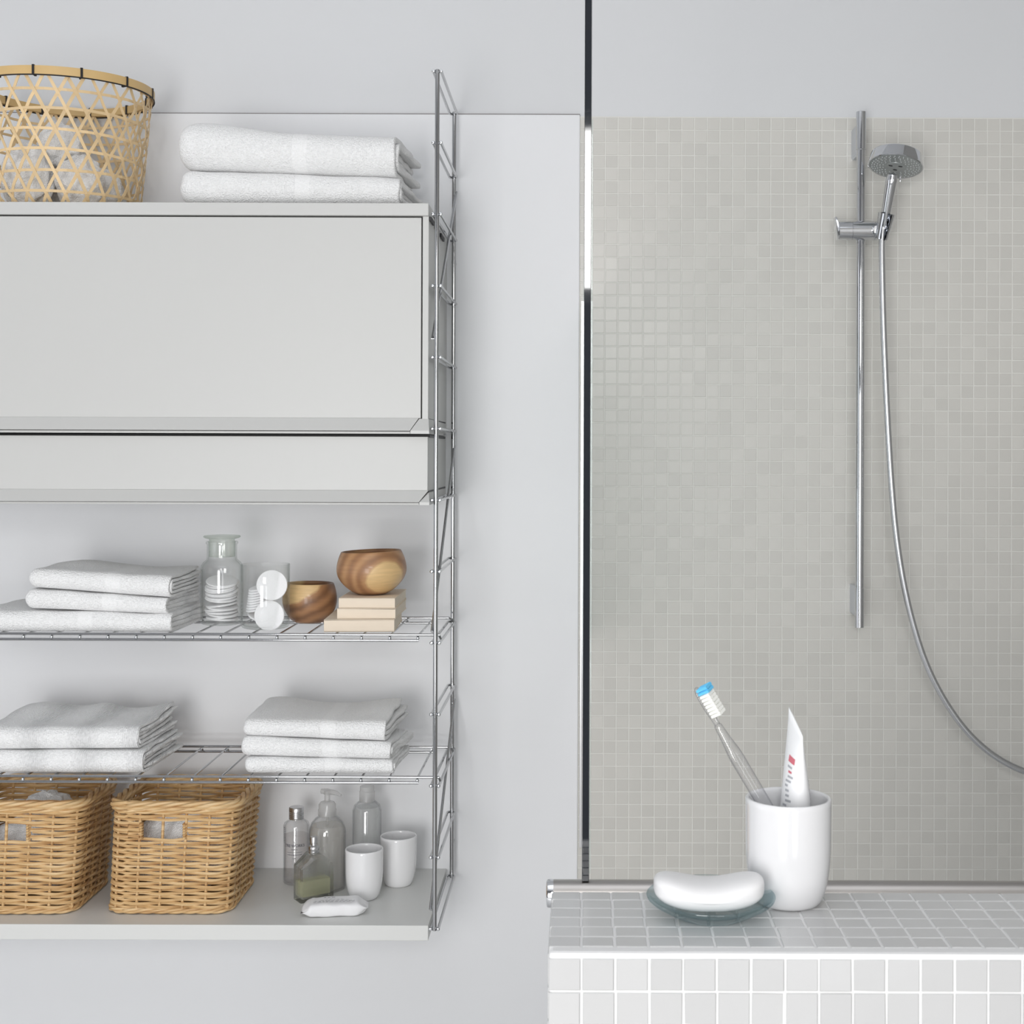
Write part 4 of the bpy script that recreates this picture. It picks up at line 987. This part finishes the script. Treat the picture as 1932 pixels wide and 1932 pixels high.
# pump bottle
c = on_board(617, 2.612); t = thing('pump_bottle', 'round clear pump bottle of grey liquid soap with frosted pump head', 'bottle', c)
Hh = .137; R_ = .0347
sh = [(R_, Hh - .030), (R_ - .0012, Hh - .022), (R_ - .005, Hh - .012), (R_ - .012, Hh - .004), (.0165, Hh), (.0150, Hh + .001), (.0145, Hh + .008)]
build('body', MB().lathe([(0, 0), (.030, 0), (R_ - .001, .002), (R_, .005)] + sh + [(.0130, Hh + .008), (.0134, Hh), (R_ - .013, Hh - .0055), (R_ - .0065, Hh - .013), (R_ - .0022, Hh - .023), (R_ - .0012, Hh - .03), (R_ - .0012, .006), (0, .0045)], 64, c), 'plastic_c', t)
build('liquid', MB().lathe([(0, .005), (R_ - .0022, .0068), (R_ - .0022, Hh - .030), (R_ - .0035, Hh - .022), (R_ - .0055, Hh - .0165), (0, Hh - .0165)], 56, c), 'liquid', t)
build('collar', MB().lathe([(.0150, Hh + .001), (.0172, Hh + .002), (.0172, Hh + .012), (.0160, Hh + .014), (.0160, Hh + .022), (.0130, Hh + .0265), (.006, Hh + .028), (0, Hh + .028)], 40, c), 'plastic_f', t)
build('stem', MB().lathe([(0, Hh + .027), (.0055, Hh + .027), (.0052, Hh + .040), (.0066, Hh + .041), (.0066, Hh + .0475), (0, Hh + .048)], 24, c), 'plastic_f', t)
build('spout', MB().tube([c + Vector((-.012, .004, Hh + .0455)), c + Vector((.0, 0, Hh + .046)), c + Vector((.018, -.008, Hh + .0455)), c + Vector((.028, -.012, Hh + .041))], [.0045, .0055, .0042, .0030], 10), 'plastic_f', t)
build('dip_tube', MB().tube([c + Vector((0, 0, .012)), c + Vector((0, 0, Hh))], .0024, 8), 'plastic_f', t)
# tall bottle
c = on_board(692, 2.668); t = thing('tall_bottle', 'tall slim translucent bottle standing behind the two white mugs', 'bottle', c)
Hh = .150; R_ = .0276
build('body', MB().lathe([(0, 0), (.024, 0), (R_, .004), (R_, Hh - .016), (R_ - .003, Hh - .006), (R_ - .010, Hh), (.0135, Hh + .001), (.0130, Hh + .008), (.0118, Hh + .008), (.0120, Hh), (R_ - .011, Hh - .001), (R_ - .0045, Hh - .008), (R_ - .0014, Hh - .017), (R_ - .0014, .006), (0, .004)], 56, c), 'plastic_c', t)
build('liquid', MB().lathe([(0, .005), (R_ - .0022, .007), (R_ - .0022, Hh - .018), (R_ - .006, Hh - .009), (0, Hh - .008)], 48, c), 'liquid_w', t)
build('cap', MB().lathe([(.0135, Hh + .001), (.0148, Hh + .002), (.0148, Hh + .020), (.0138, Hh + .021), (.0138, Hh + .030), (0, Hh + .0305)], 40, c), 'plastic_f', t)
# perfume flask
c = on_board(592, 2.555); t = thing('perfume_flask', 'faceted square glass perfume flask half full of yellow green scent', 'perfume bottle', c, rot=(0, 0, math.radians(34)))
def house(w_, d_, z0_, zs1, zs2, wt):
    pol = [(-w_, z0_), (w_, z0_), (w_, zs1), (wt, zs2), (-wt, zs2), (-w_, zs1)]
    return MB().prism(pol, 2 * d_, 'y', -d_)
fl = house(.0325, .0165, 0, .0640, .0845, .0085)
mo = build('flask', fl, 'flask', t, local=True, smooth=False)
bv = mo.modifiers.new('bev', 'BEVEL'); bv.width = .0014; bv.segments = 2
cav = house(.0265, .0110, .0095, .0590, .0745, .004)
cavo = build('cavity', cav, 'flask', t, local=True, smooth=False)
for p in cavo.data.polygons: p.flip()
build('liquid', MB().box((-.0267, -.0112, .0093), (.0267, .0112, .0375), .0), 'scent', t, local=True)
sp = [(0, .0845), (.0095, .0845), (.0098, .0865), (.0090, .0872), (.0098, .0885), (.0090, .0895), (.0098, .0908), (.0096, .0955), (.0080, .0975), (.0052, .0985), (.0050, .1020), (.0068, .1028), (.0068, .1125), (.0062, .1138), (0, .1138)]
build('sprayer', MB().lathe(sp, 36), 'alu', t, local=True, label='silver spray head')
# mugs (handleless)
def mug(name, label, cat, c, R, H, foot, group=None):
    r_ = lambda t: foot + (R - foot) * (1 - (1 - min(t / .62, 1)) ** 2.3) ** .62 if t < .62 else R * (1 + .010 * (t - .62) / .38)
    pr_ = [(0, .0010), (foot * .86, .0010), (foot * .95, 0)]
    n = 26
    for i in range(n + 1): t = i / n; pr_.append((r_(t ** 1.3) if i else foot, H * t ** 1.3 + .0002))
    wl = .0030
    pr_ += [(R * 1.01 - .0008, H + .0009), (R * 1.01 - .0022, H + .0009)]
    for i in range(n, 2, -1): t = (i / n) ** 1.3; pr_.append((max(r_(t) - wl, .001), max(H * t, .004) if i < n else H - .001))
    pr_ += [(foot * .5, .0052), (0, .0050)]
    o = build(name, MB().lathe(pr_, 72, c), 'ceramic' if group else 'ceramic_near', autos=False); recenter(o, c); return tag(o, label, cat, group)
GM = 'white ceramic tumblers on the bottom board'
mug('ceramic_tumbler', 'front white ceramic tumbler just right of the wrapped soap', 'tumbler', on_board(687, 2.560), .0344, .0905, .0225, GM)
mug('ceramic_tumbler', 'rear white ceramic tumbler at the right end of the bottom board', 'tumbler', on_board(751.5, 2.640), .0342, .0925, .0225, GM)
# wrapped soap bar
c = P(632, 1712, 2.475); c.z = zbt; t = thing('wrapped_soap', 'soap bar wrapped in thin white printed paper in front of the perfume flask', 'soap', c, rot=(0, 0, math.radians(7)))
vs, fs = [], []; nu_, nv_ = 40, 28
for i in range(nu_ + 1):
    u = -1 + 2 * i / nu_; x = u * .055
    e = max(0, (abs(u) - .72) / .28)
    for j in range(nv_):
        a = 2 * PI * j / nv_; ca, sa = math.cos(a), math.sin(a)
        sq = lambda q: math.copysign(abs(q) ** .42, q)
        yy = sq(ca) * .0262 * (1 - .28 * e * e); zz = sq(sa) * (.0108 * (1 - e ** 1.5) + .0012)
        n = noise.noise(Vector((x * 60, yy * 60, zz * 60))) * .0012 * (1 + 2.5 * e)
        zz += .0118 + n - e * .004 + (.004 * e * e if u > 0 else 0) + .0022 * math.sin(yy * 180) * e
        xx = x + (.004 * math.sin(a * 3) * e)
        vs.append((xx, yy + n, max(zz, .0003)))
for i in range(nu_):
    for j in range(nv_): fs.append((i * nv_ + j, (i + 1) * nv_ + j, (i + 1) * nv_ + (j + 1) % nv_, i * nv_ + (j + 1) % nv_))
fs += [tuple(range(nv_)), tuple(nu_ * nv_ + j for j in range(nv_))[::-1]]
build('wrapper', MB().add(vs, fs), 'paper', t, local=True, autos=False)
pr_ = MB()
for i, (yy, w_, h_, n) in enumerate(((-.0150, .074, .0013, 14), (-.0105, .070, .0012, 13), (-.0060, .050, .0008, 9), (-.0015, .030, .0007, 6), (.0090, .020, .0016, 4))):
    d_ = dashes(w_, h_, n, 40 + i, .5)
    d_.v = [Vector((v.x + (-.010 if i == 4 else 0), v.y + yy, .0252 + .0012 * 0)) for v in d_.v]; pr_.add(d_.v, d_.f)
build('lettering', pr_, 'ink', t, local=True, smooth=False, label='grey printed lettering')

# ================================================================== FOREGROUND OBJECTS
MD = 1.146; mc = Vector((Xp(1487, 1600, MD), CAMY + MD, LZ + .0002))
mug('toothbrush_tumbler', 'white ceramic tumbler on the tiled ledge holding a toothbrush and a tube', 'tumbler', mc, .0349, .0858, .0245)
# toothbrush
p_top = P(1312, 1297, 1.140); p_tip = Vector((mc.x - .010, mc.y - .004, LZ + .012))
p_mid = P(1432, 1500, 1.139)
ax = (p_top - p_mid).normalized()
p_bot = p_mid - ax * .066
L_ = (p_top - p_bot).length
tbr = thing('toothbrush', 'clear plastic toothbrush with white and blue bristles leaning in the ceramic tumbler', 'toothbrush', p_bot)
cx_ = Vector((0, 1, 0)); side = ax.cross(cx_).normalized(); dep = side.cross(ax).normalized()
# bristles point towards +side (right) and a little to the viewer
bdir = (Vector((.80, -.50, .30)) - ax * Vector((.80, -.50, .30)).dot(ax)).normalized(); wdir = ax.cross(bdir).normalized()
secs = [(0, .0045, .0035), (.01, .0070, .0050), (.05, .0076, .0056), (.092, .0074, .0056), (.104, .0080, .0058), (.112, .0060, .0050), (.122, .0042, .0040), (.135, .0034, .0034), (L_ - .038, .0026, .0024), (L_ - .030, .0030, .0022), (L_ - .024, .0058, .0022), (L_ - .008, .0058, .0021), (L_ - .002, .0044, .0018), (L_, .0014, .0010)]
vs, fs = [], []; n = 14
for (d, w_, h_) in secs:
    for j in range(n):
        a = 2 * PI * j / n; vs.append(p_bot + ax * d + wdir * w_ * math.cos(a) + bdir * h_ * math.sin(a))
for i in range(len(secs) - 1):
    for j in range(n): fs.append((i * n + j, i * n + (j + 1) % n, (i + 1) * n + (j + 1) % n, (i + 1) * n + j))
fs += [tuple(range(n))[::-1], tuple((len(secs) - 1) * n + j for j in range(n))]
build('handle', MB().add(vs, fs), 'brush_c', tbr, sub=1, autos=False)
mbw, mbb = MB(), MB()
for i in range(9):
    for j in range(4):
        d = L_ - .027 + i * .0030; o_ = (-.0042 + j * .0028)
        p = p_bot + ax * d + wdir * o_ + bdir * .0016
        h_ = .0092 + (.0012 if i > 6 else 0)
        tgt = mbb if i > 6 else mbw
        tgt.tube([p, p + bdir * h_], [.0013, .0016], 6)
build('bristles', mbw, 'bristle', tbr, kind='stuff')
build('bristle_tip', mbb, 'bristle_b', tbr, kind='stuff', label='blue bristles at the tip')
# toothpaste tube, crimped end up
zt0 = LZ + .010; tcx, tcy = Xp(1500, 1500, 1.155), CAMY + 1.157
ttop = P(1500, 1362, 1.155)
tub = thing('toothpaste_tube', 'white tube with red and grey print standing crimped end up in the ceramic tumbler', 'tube', (mc.x + .006, mc.y + .005, zt0))
Ht = ttop.z - zt0; yaw = math.radians(95)
wv, dv = Vector((math.cos(yaw), math.sin(yaw), 0)), Vector((-math.sin(yaw), math.cos(yaw), 0))
bot = Vector((tcx + .001, tcy, zt0))
def tube_pt(t, a):
    cpt = bot.lerp(Vector((ttop.x + .0008, tcy, ttop.z)), t)
    cpt.x += 0
    w_ = .0155 + .0045 * t; d_ = .0152 * max(1 - t ** 1.7, 0.0) ** .8 + .0006
    if t < .1: k = .45 + .55 * math.sin(t / .1 * PI / 2); w_ *= k; d_ *= k
    tw_ = math.radians(3) * t
    wv2 = Vector((math.cos(yaw + tw_), math.sin(yaw + tw_), 0)); dv2 = Vector((-math.sin(yaw + tw_), math.cos(yaw + tw_), 0))
    return cpt + wv2 * w_ * math.cos(a) + dv2 * d_ * math.sin(a) + Vector((0, 0, (.0085 * math.cos(a) if t > .6 else 0) * (t - .6) / .4))
vs, fs = [], []; n = 36; m_ = 30
for i in range(m_ + 1):
    for j in range(n): vs.append(tube_pt(i / m_, 2 * PI * j / n))
for i in range(m_):
    for j in range(n): fs.append((i * n + j, i * n + (j + 1) % n, (i + 1) * n + (j + 1) % n, (i + 1) * n + j))
fs += [tuple(range(n))[::-1], tuple(m_ * n + j for j in range(n))]
build('tube_body', MB().add(vs, fs), 'tube', tub, autos=False)
def stamp(a0, a1, t0_, t1_):
    q = MB(); k = 3; vs, fs = [], []
    for i in range(k + 1):
        for j in range(k + 1):
            a = a0 + (a1 - a0) * i / k; t_ = t0_ + (t1_ - t0_) * j / k
            p = tube_pt(t_, a); pc = tube_pt(t_, a + PI); vs.append(p + (p - pc).normalized() * .00025)
    for i in range(k):
        for j in range(k): fs.append((i * (k + 1) + j, (i + 1) * (k + 1) + j, (i + 1) * (k + 1) + j + 1, i * (k + 1) + j + 1))
    return q.add(vs, fs)
g_, r_m = MB(), MB(); rr0 = random.Random(4)
LA = PI / 2 + .05; # left flank bearing
for i in range(11):
    t0_ = .44 + i * .030
    for sgn_ in (1,):
        a0 = LA + rr0.uniform(.1, .35); q = stamp(a0, a0 + rr0.uniform(.25, .5), t0_, t0_ + .014)
        (r_m if i in (0, 1, 9) else g_).add(q.v, q.f)
q = stamp(LA + .15, LA + .75, .775, .815); build('red_emblem', q, 'ink_red', tub, smooth=False)
for i in range(9):
    t0_ = .42 + i * .028; q = stamp(-PI / 2 - .55, -PI / 2 - .2, t0_, t0_ + .010); g_.add(q.v, q.f)
build('grey_print', g_, mat('pale_grey_ink', (.42, .43, .46), .5), tub, smooth=False)
build('red_print', r_m, 'ink_red', tub, smooth=False, kind='stuff')
# soap dish and soap
DD = 1.108; dc = Vector((Xp(1341, 1700, DD), CAMY + DD, LZ + .0002))
dp = [(0, .0), (.020, 0), (.0245, .0008), (.030, .0030), (.040, .0085), (.0475, .0130), (.0508, .0160), (.0514, .0178), (.0506, .0186), (.0494, .0178), (.0460, .0150), (.038, .0105), (.029, .0062), (.020, .0046), (0, .0042)]
dish = tag(build('soap_dish', MB().lathe(dp, 88, dc), 'glass_teal', autos=False), 'shallow round blue tinged glass dish holding the white soap bar', 'dish'); recenter(dish, dc)
sc_ = Vector((Xp(1337, 1690, 1.105), CAMY + 1.104, LZ + .0088)); vs, fs = [], []; nu_, nv_ = 56, 36
for j in range(nv_ + 1):
    th = PI * j / nv_
    for i in range(nu_):
        a = 2 * PI * i / nu_
        e = lambda q, p_: math.copysign(abs(q) ** p_, q)
        x = e(math.cos(a), .72) * e(math.sin(th), .80) * .0440
        y = e(math.sin(a), .80) * e(math.sin(th), .80) * .0270
        zz = e(math.cos(th), .80) * .0140
        # saddle top: raised ends, hollow middle
        q = (x / .044)
        zz = zz + .0140 + (.0120 * (q * q * 1.5 - .30 - .55 * q ** 4) if zz > 0 else .004 * q * q) * (1 if zz > 0 else 1)
        y *= (1 - .10 * (1 - q * q))
        vs.append((sc_.x + x, sc_.y + y, sc_.z + zz * .92))
for j in range(nv_):
    for i in range(nu_): fs.append((j * nu_ + i, j * nu_ + (i + 1) % nu_, (j + 1) * nu_ + (i + 1) % nu_, (j + 1) * nu_ + i))
so = build('soap_bar', MB().add(vs, fs), 'soap', autos=False, sub=1); recenter(so, sc_); tag(so, 'white saddle shaped soap bar lying in the glass dish', 'soap')

# ================================================================== SHOWER
SD = 2.690; ys = CAMY + SD
xs = Xp(1625, 240, SD)
xs = (Xp(1625, 211, SD) + Xp(1621, 1184, SD)) / 2
rail2 = thing('shower_rail', 'vertical chrome shower slide bar fixed to the mosaic wall', 'shower rail', (xs, ys, Zp(1621, 1184, SD)))
def cyl(x, y, z0, z1, r, name, par, m='chrome', n=28, e=.0006):
    return build(name, MB().lathe([(0, z0), (r - e, z0), (r, z0 + e), (r, z1 - e), (r - e, z1), (0, z1)], n, (x, y, 0)), m, par)
zA, zB = Zp(1625, 211, SD), Zp(1621, 1184, SD)
cyl(xs, ys, zB + .02, zA - .02, .0086, 'bar', rail2)
cyl(xs, ys, Zp(1625, 283, SD), zA, .0098, 'end_sleeve', rail2)
cyl(xs, ys, zB, Zp(1621, 1109, SD), .0090, 'end_sleeve', rail2)
for (pa, pb) in ((236, 292), (1106, 1163)):
    za, zc2 = Zp(1622, pa, SD), Zp(1622, pb, SD)
    poly = [(xs - .0085, zc2 + .004), (xs - .006, zc2), (xs + .006, zc2), (xs + .0075, zc2 + .004), (xs + .0075, za), (xs - .0085, za)]
    m_ = MB().prism([(a, b) for a, b in poly], -.0045 - (ys + .004), 'y', ys + .004)
    build('wall_bracket', m_, mat('frosted_chrome', (.60, .62, .66), .35, .6), rail2, smooth=False)
# slider
zsl = Zp(1615, 436.5, SD); ysl = ys - .006
xa_, xb2_ = Xp(1580, 436, SD - .006), Xp(1655, 436, SD - .006)
sl = build('slider', MB().lathe([(0, 0), (.0170, 0), (.0184, .0016), (.0184, .0258), (.0176, .0262), (.0176, .0272), (.0184, .0276), (.0184, .0690), (.0170, .0700), (.0170, .0712), (.0184, .0716), (.0184, xb2_ - xa_), (0, xb2_ - xa_)], 44).move(Matrix.Translation((xa_, ysl, zsl)) @ Matrix.Rotation(PI / 2, 4, 'Y')), 'chrome', rail2)
lv = MB().add([(xa_ - .001, ysl - .012, zsl - .016), (xa_ + .002, ysl - .012, zsl - .019), (xa_ + .002, ysl + .012, zsl - .019), (xa_ - .001, ysl + .012, zsl - .016),
               (xa_ - .0045, ysl - .012, zsl + .012), (xa_ + .001, ysl - .012, zsl + .014), (xa_ + .001, ysl + .012, zsl + .014), (xa_ - .0045, ysl + .012, zsl + .012),
               (xa_ - .0065, ysl - .008, zsl + .0255), (xa_ - .003, ysl - .008, zsl + .0265), (xa_ - .003, ysl + .008, zsl + .0265), (xa_ - .0065, ysl + .008, zsl + .0255)],
              [(0, 1, 5, 4), (1, 2, 6, 5), (2, 3, 7, 6), (3, 0, 4, 7), (4, 5, 9, 8), (5, 6, 10, 9), (6, 7, 11, 10), (7, 4, 8, 11), (0, 3, 2, 1), (8, 9, 10, 11)])
lvo = build('lever', lv, 'chrome', sl); lvo.modifiers.new('b', 'BEVEL').width = .001
# holder cone (open C around the handset foot)
HD = 2.655
h0, h1 = P(1663.5, 449, HD), P(1674, 401, HD - .012)
hax = (h1 - h0).normalized()
vs, fs = [], []; n = 26
for i in range(7):
    t_ = i / 6; c_ = h0.lerp(h1, t_) - hax * .002; r_ = .0125 + .0042 * t_
    for rr_2 in (r_, r_ - .0022):
        for j in range(n + 1):
            a = math.radians(-62) + math.radians(304) * j / n
            # gap faces the viewer (-y)
            e1 = Vector((0, 1, 0)) - hax * hax.y; e1.normalize(); e2 = hax.cross(e1)
            vs.append(c_ + e1 * rr_2 * math.cos(a - math.radians(90) + math.radians(0) + 0) + e2 * rr_2 * math.sin(a - math.radians(90)))
k_ = 2 * (n + 1)
for i in range(6):
    for j in range(n):
        fs.append((i * k_ + j, i * k_ + j + 1, (i + 1) * k_ + j + 1, (i + 1) * k_ + j))
        fs.append((i * k_ + n + 1 + j, (i + 1) * k_ + n + 1 + j, (i + 1) * k_ + n + 2 + j, i * k_ + n + 2 + j))
    fs.append((i * k_, (i + 1) * k_, (i + 1) * k_ + n + 1, i * k_ + n + 1)); fs.append((i * k_ + n, i * k_ + k_ - 1, (i + 1) * k_ + k_ - 1, (i + 1) * k_ + n))
for i in (0, 6):
    for j in range(n): fs.append((i * k_ + j, i * k_ + n + 1 + j, i * k_ + n + 2 + j, i * k_ + j + 1))
hold = build('holder', MB().add(vs, fs), 'chrome', rail2)
build('holder_arm', MB().tube([(xb2_ - .004, ysl, zsl), h0.lerp(h1, .35) + Vector((-.010, .006, 0))], .0085, 16), 'chrome', hold)
# hand shower
hs0 = P(1667.5, 428, HD); hs1 = P(1683, 335, 2.625)
hsx = (hs1 - hs0).normalized()
hs = thing('hand_shower', 'chrome hand shower with a round grey spray plate hanging in the slider', 'shower head', hs0)
hl = (hs1 - hs0).length
fm = Matrix.Translation(hs0) @ frame_to(hsx, (0, 1, 0))
build('handle', MB().lathe([(0, 0), (.0062, 0), (.0080, .001), (.0086, .010), (.0090, .030), (.0100, .055), (.0108, hl - .012), (.0112, hl - .004), (.0098, hl), (.0090, hl + .006), (0, hl + .010)], 32).move(fm), 'chrome', hs)
nh = Vector((-.17, -.23, -1.0)).normalized()      # spray direction: down, a little to the viewer and left
hc = P(1689.5, 313.5, 2.628)
fh = Matrix.Translation(hc) @ frame_to(nh, (0, 1, 0))
build('head', MB().lathe([(0, -.022), (.030, -.0230), (.0475, -.0225), (.0490, -.0205), (.0515, -.0015), (.0520, .0), (.0505, .0012), (.0490, .0002), (0, .0002)], 72).move(fh), 'chrome', hs)
build('spray_plate', MB().lathe([(0, .0024), (.018, .0022), (.0185, .0012), (.044, .0010), (.0488, .0006), (.0488, -.001)], 64).move(fh), 'face', hs, label='grey round spray plate')
nz2 = MB()
for (r_, cnt, ph) in ((.0235, 14, 0), (.0290, 18, .1), (.0345, 24, 0), (.0395, 28, .1), (.0440, 34, 0)):
    for i in range(cnt):
        a = 2 * PI * i / cnt + ph
        nz2.lathe([(.0012, .0008), (.0010, .0026), (0, .0028)], 7, (r_ * math.cos(a), r_ * math.sin(a), 0))
build('nozzles', nz2.move(fh), 'nozzle', hs, kind='stuff')
sl_ = MB()
for a in (PI / 2 + .2, PI / 2 + 2.3, PI / 2 - 1.9):
    c_ = Vector((.0105 * math.cos(a), .0105 * math.sin(a), .0022)); sl_.lathe([(0, .0012), (.0038, .0008), (.0042, 0)], 14, c_, sy=.5)
build('jet_opening', sl_.move(fh), 'dark', hs)
build('switch_tab', MB().box((.0, .0, 0), (.003, .004, .011), .0006).move(Matrix.Translation(P(1697, 333, 2.60)) @ Matrix.Rotation(PI, 4, 'X')), 'chrome', hs)
# hose
hp = [(1666.5, 424, 2.655), (1664, 460, 2.655), (1664.5, 520, 2.655), (1667, 620, 2.656), (1671, 720, 2.657), (1676, 820, 2.658), (1682.5, 920, 2.659), (1691, 1010, 2.66), (1704, 1095, 2.66), (1723, 1178, 2.66), (1749, 1256, 2.66), (1785, 1326, 2.66),
      (1829, 1385, 2.66), (1879, 1428, 2.661), (1935, 1456, 2.662), (1985, 1466, 2.665), (2022, 1450, 2.675), (2038, 1420, 2.69), (2040, 1398, 2.71)]
pts = spline([P(a, b, d) for a, b, d in hp], 8)
hose = thing('shower_hose', 'long curved silver shower hose hanging from the hand shower to the right', 'hose', pts[0])
build('hose_body', MB().tube(pts, .0063, 20), 'chrome_hose', hose)
build('hose_nut', MB().tube([pts[0] + Vector((.0006, -.001, .006)), pts[0], pts[3]], [.0078, .0080, .0066], 20), 'chrome', hose)
build('wall_outlet', MB().lathe([(0, 0), (.024, 0), (.024, .006), (.012, .010), (.012, .035), (0, .035)], 32).move(Matrix.Translation((pts[-1].x, -.008, pts[-1].z)) @ Matrix.Rotation(PI / 2, 4, 'X')), 'chrome', hose)
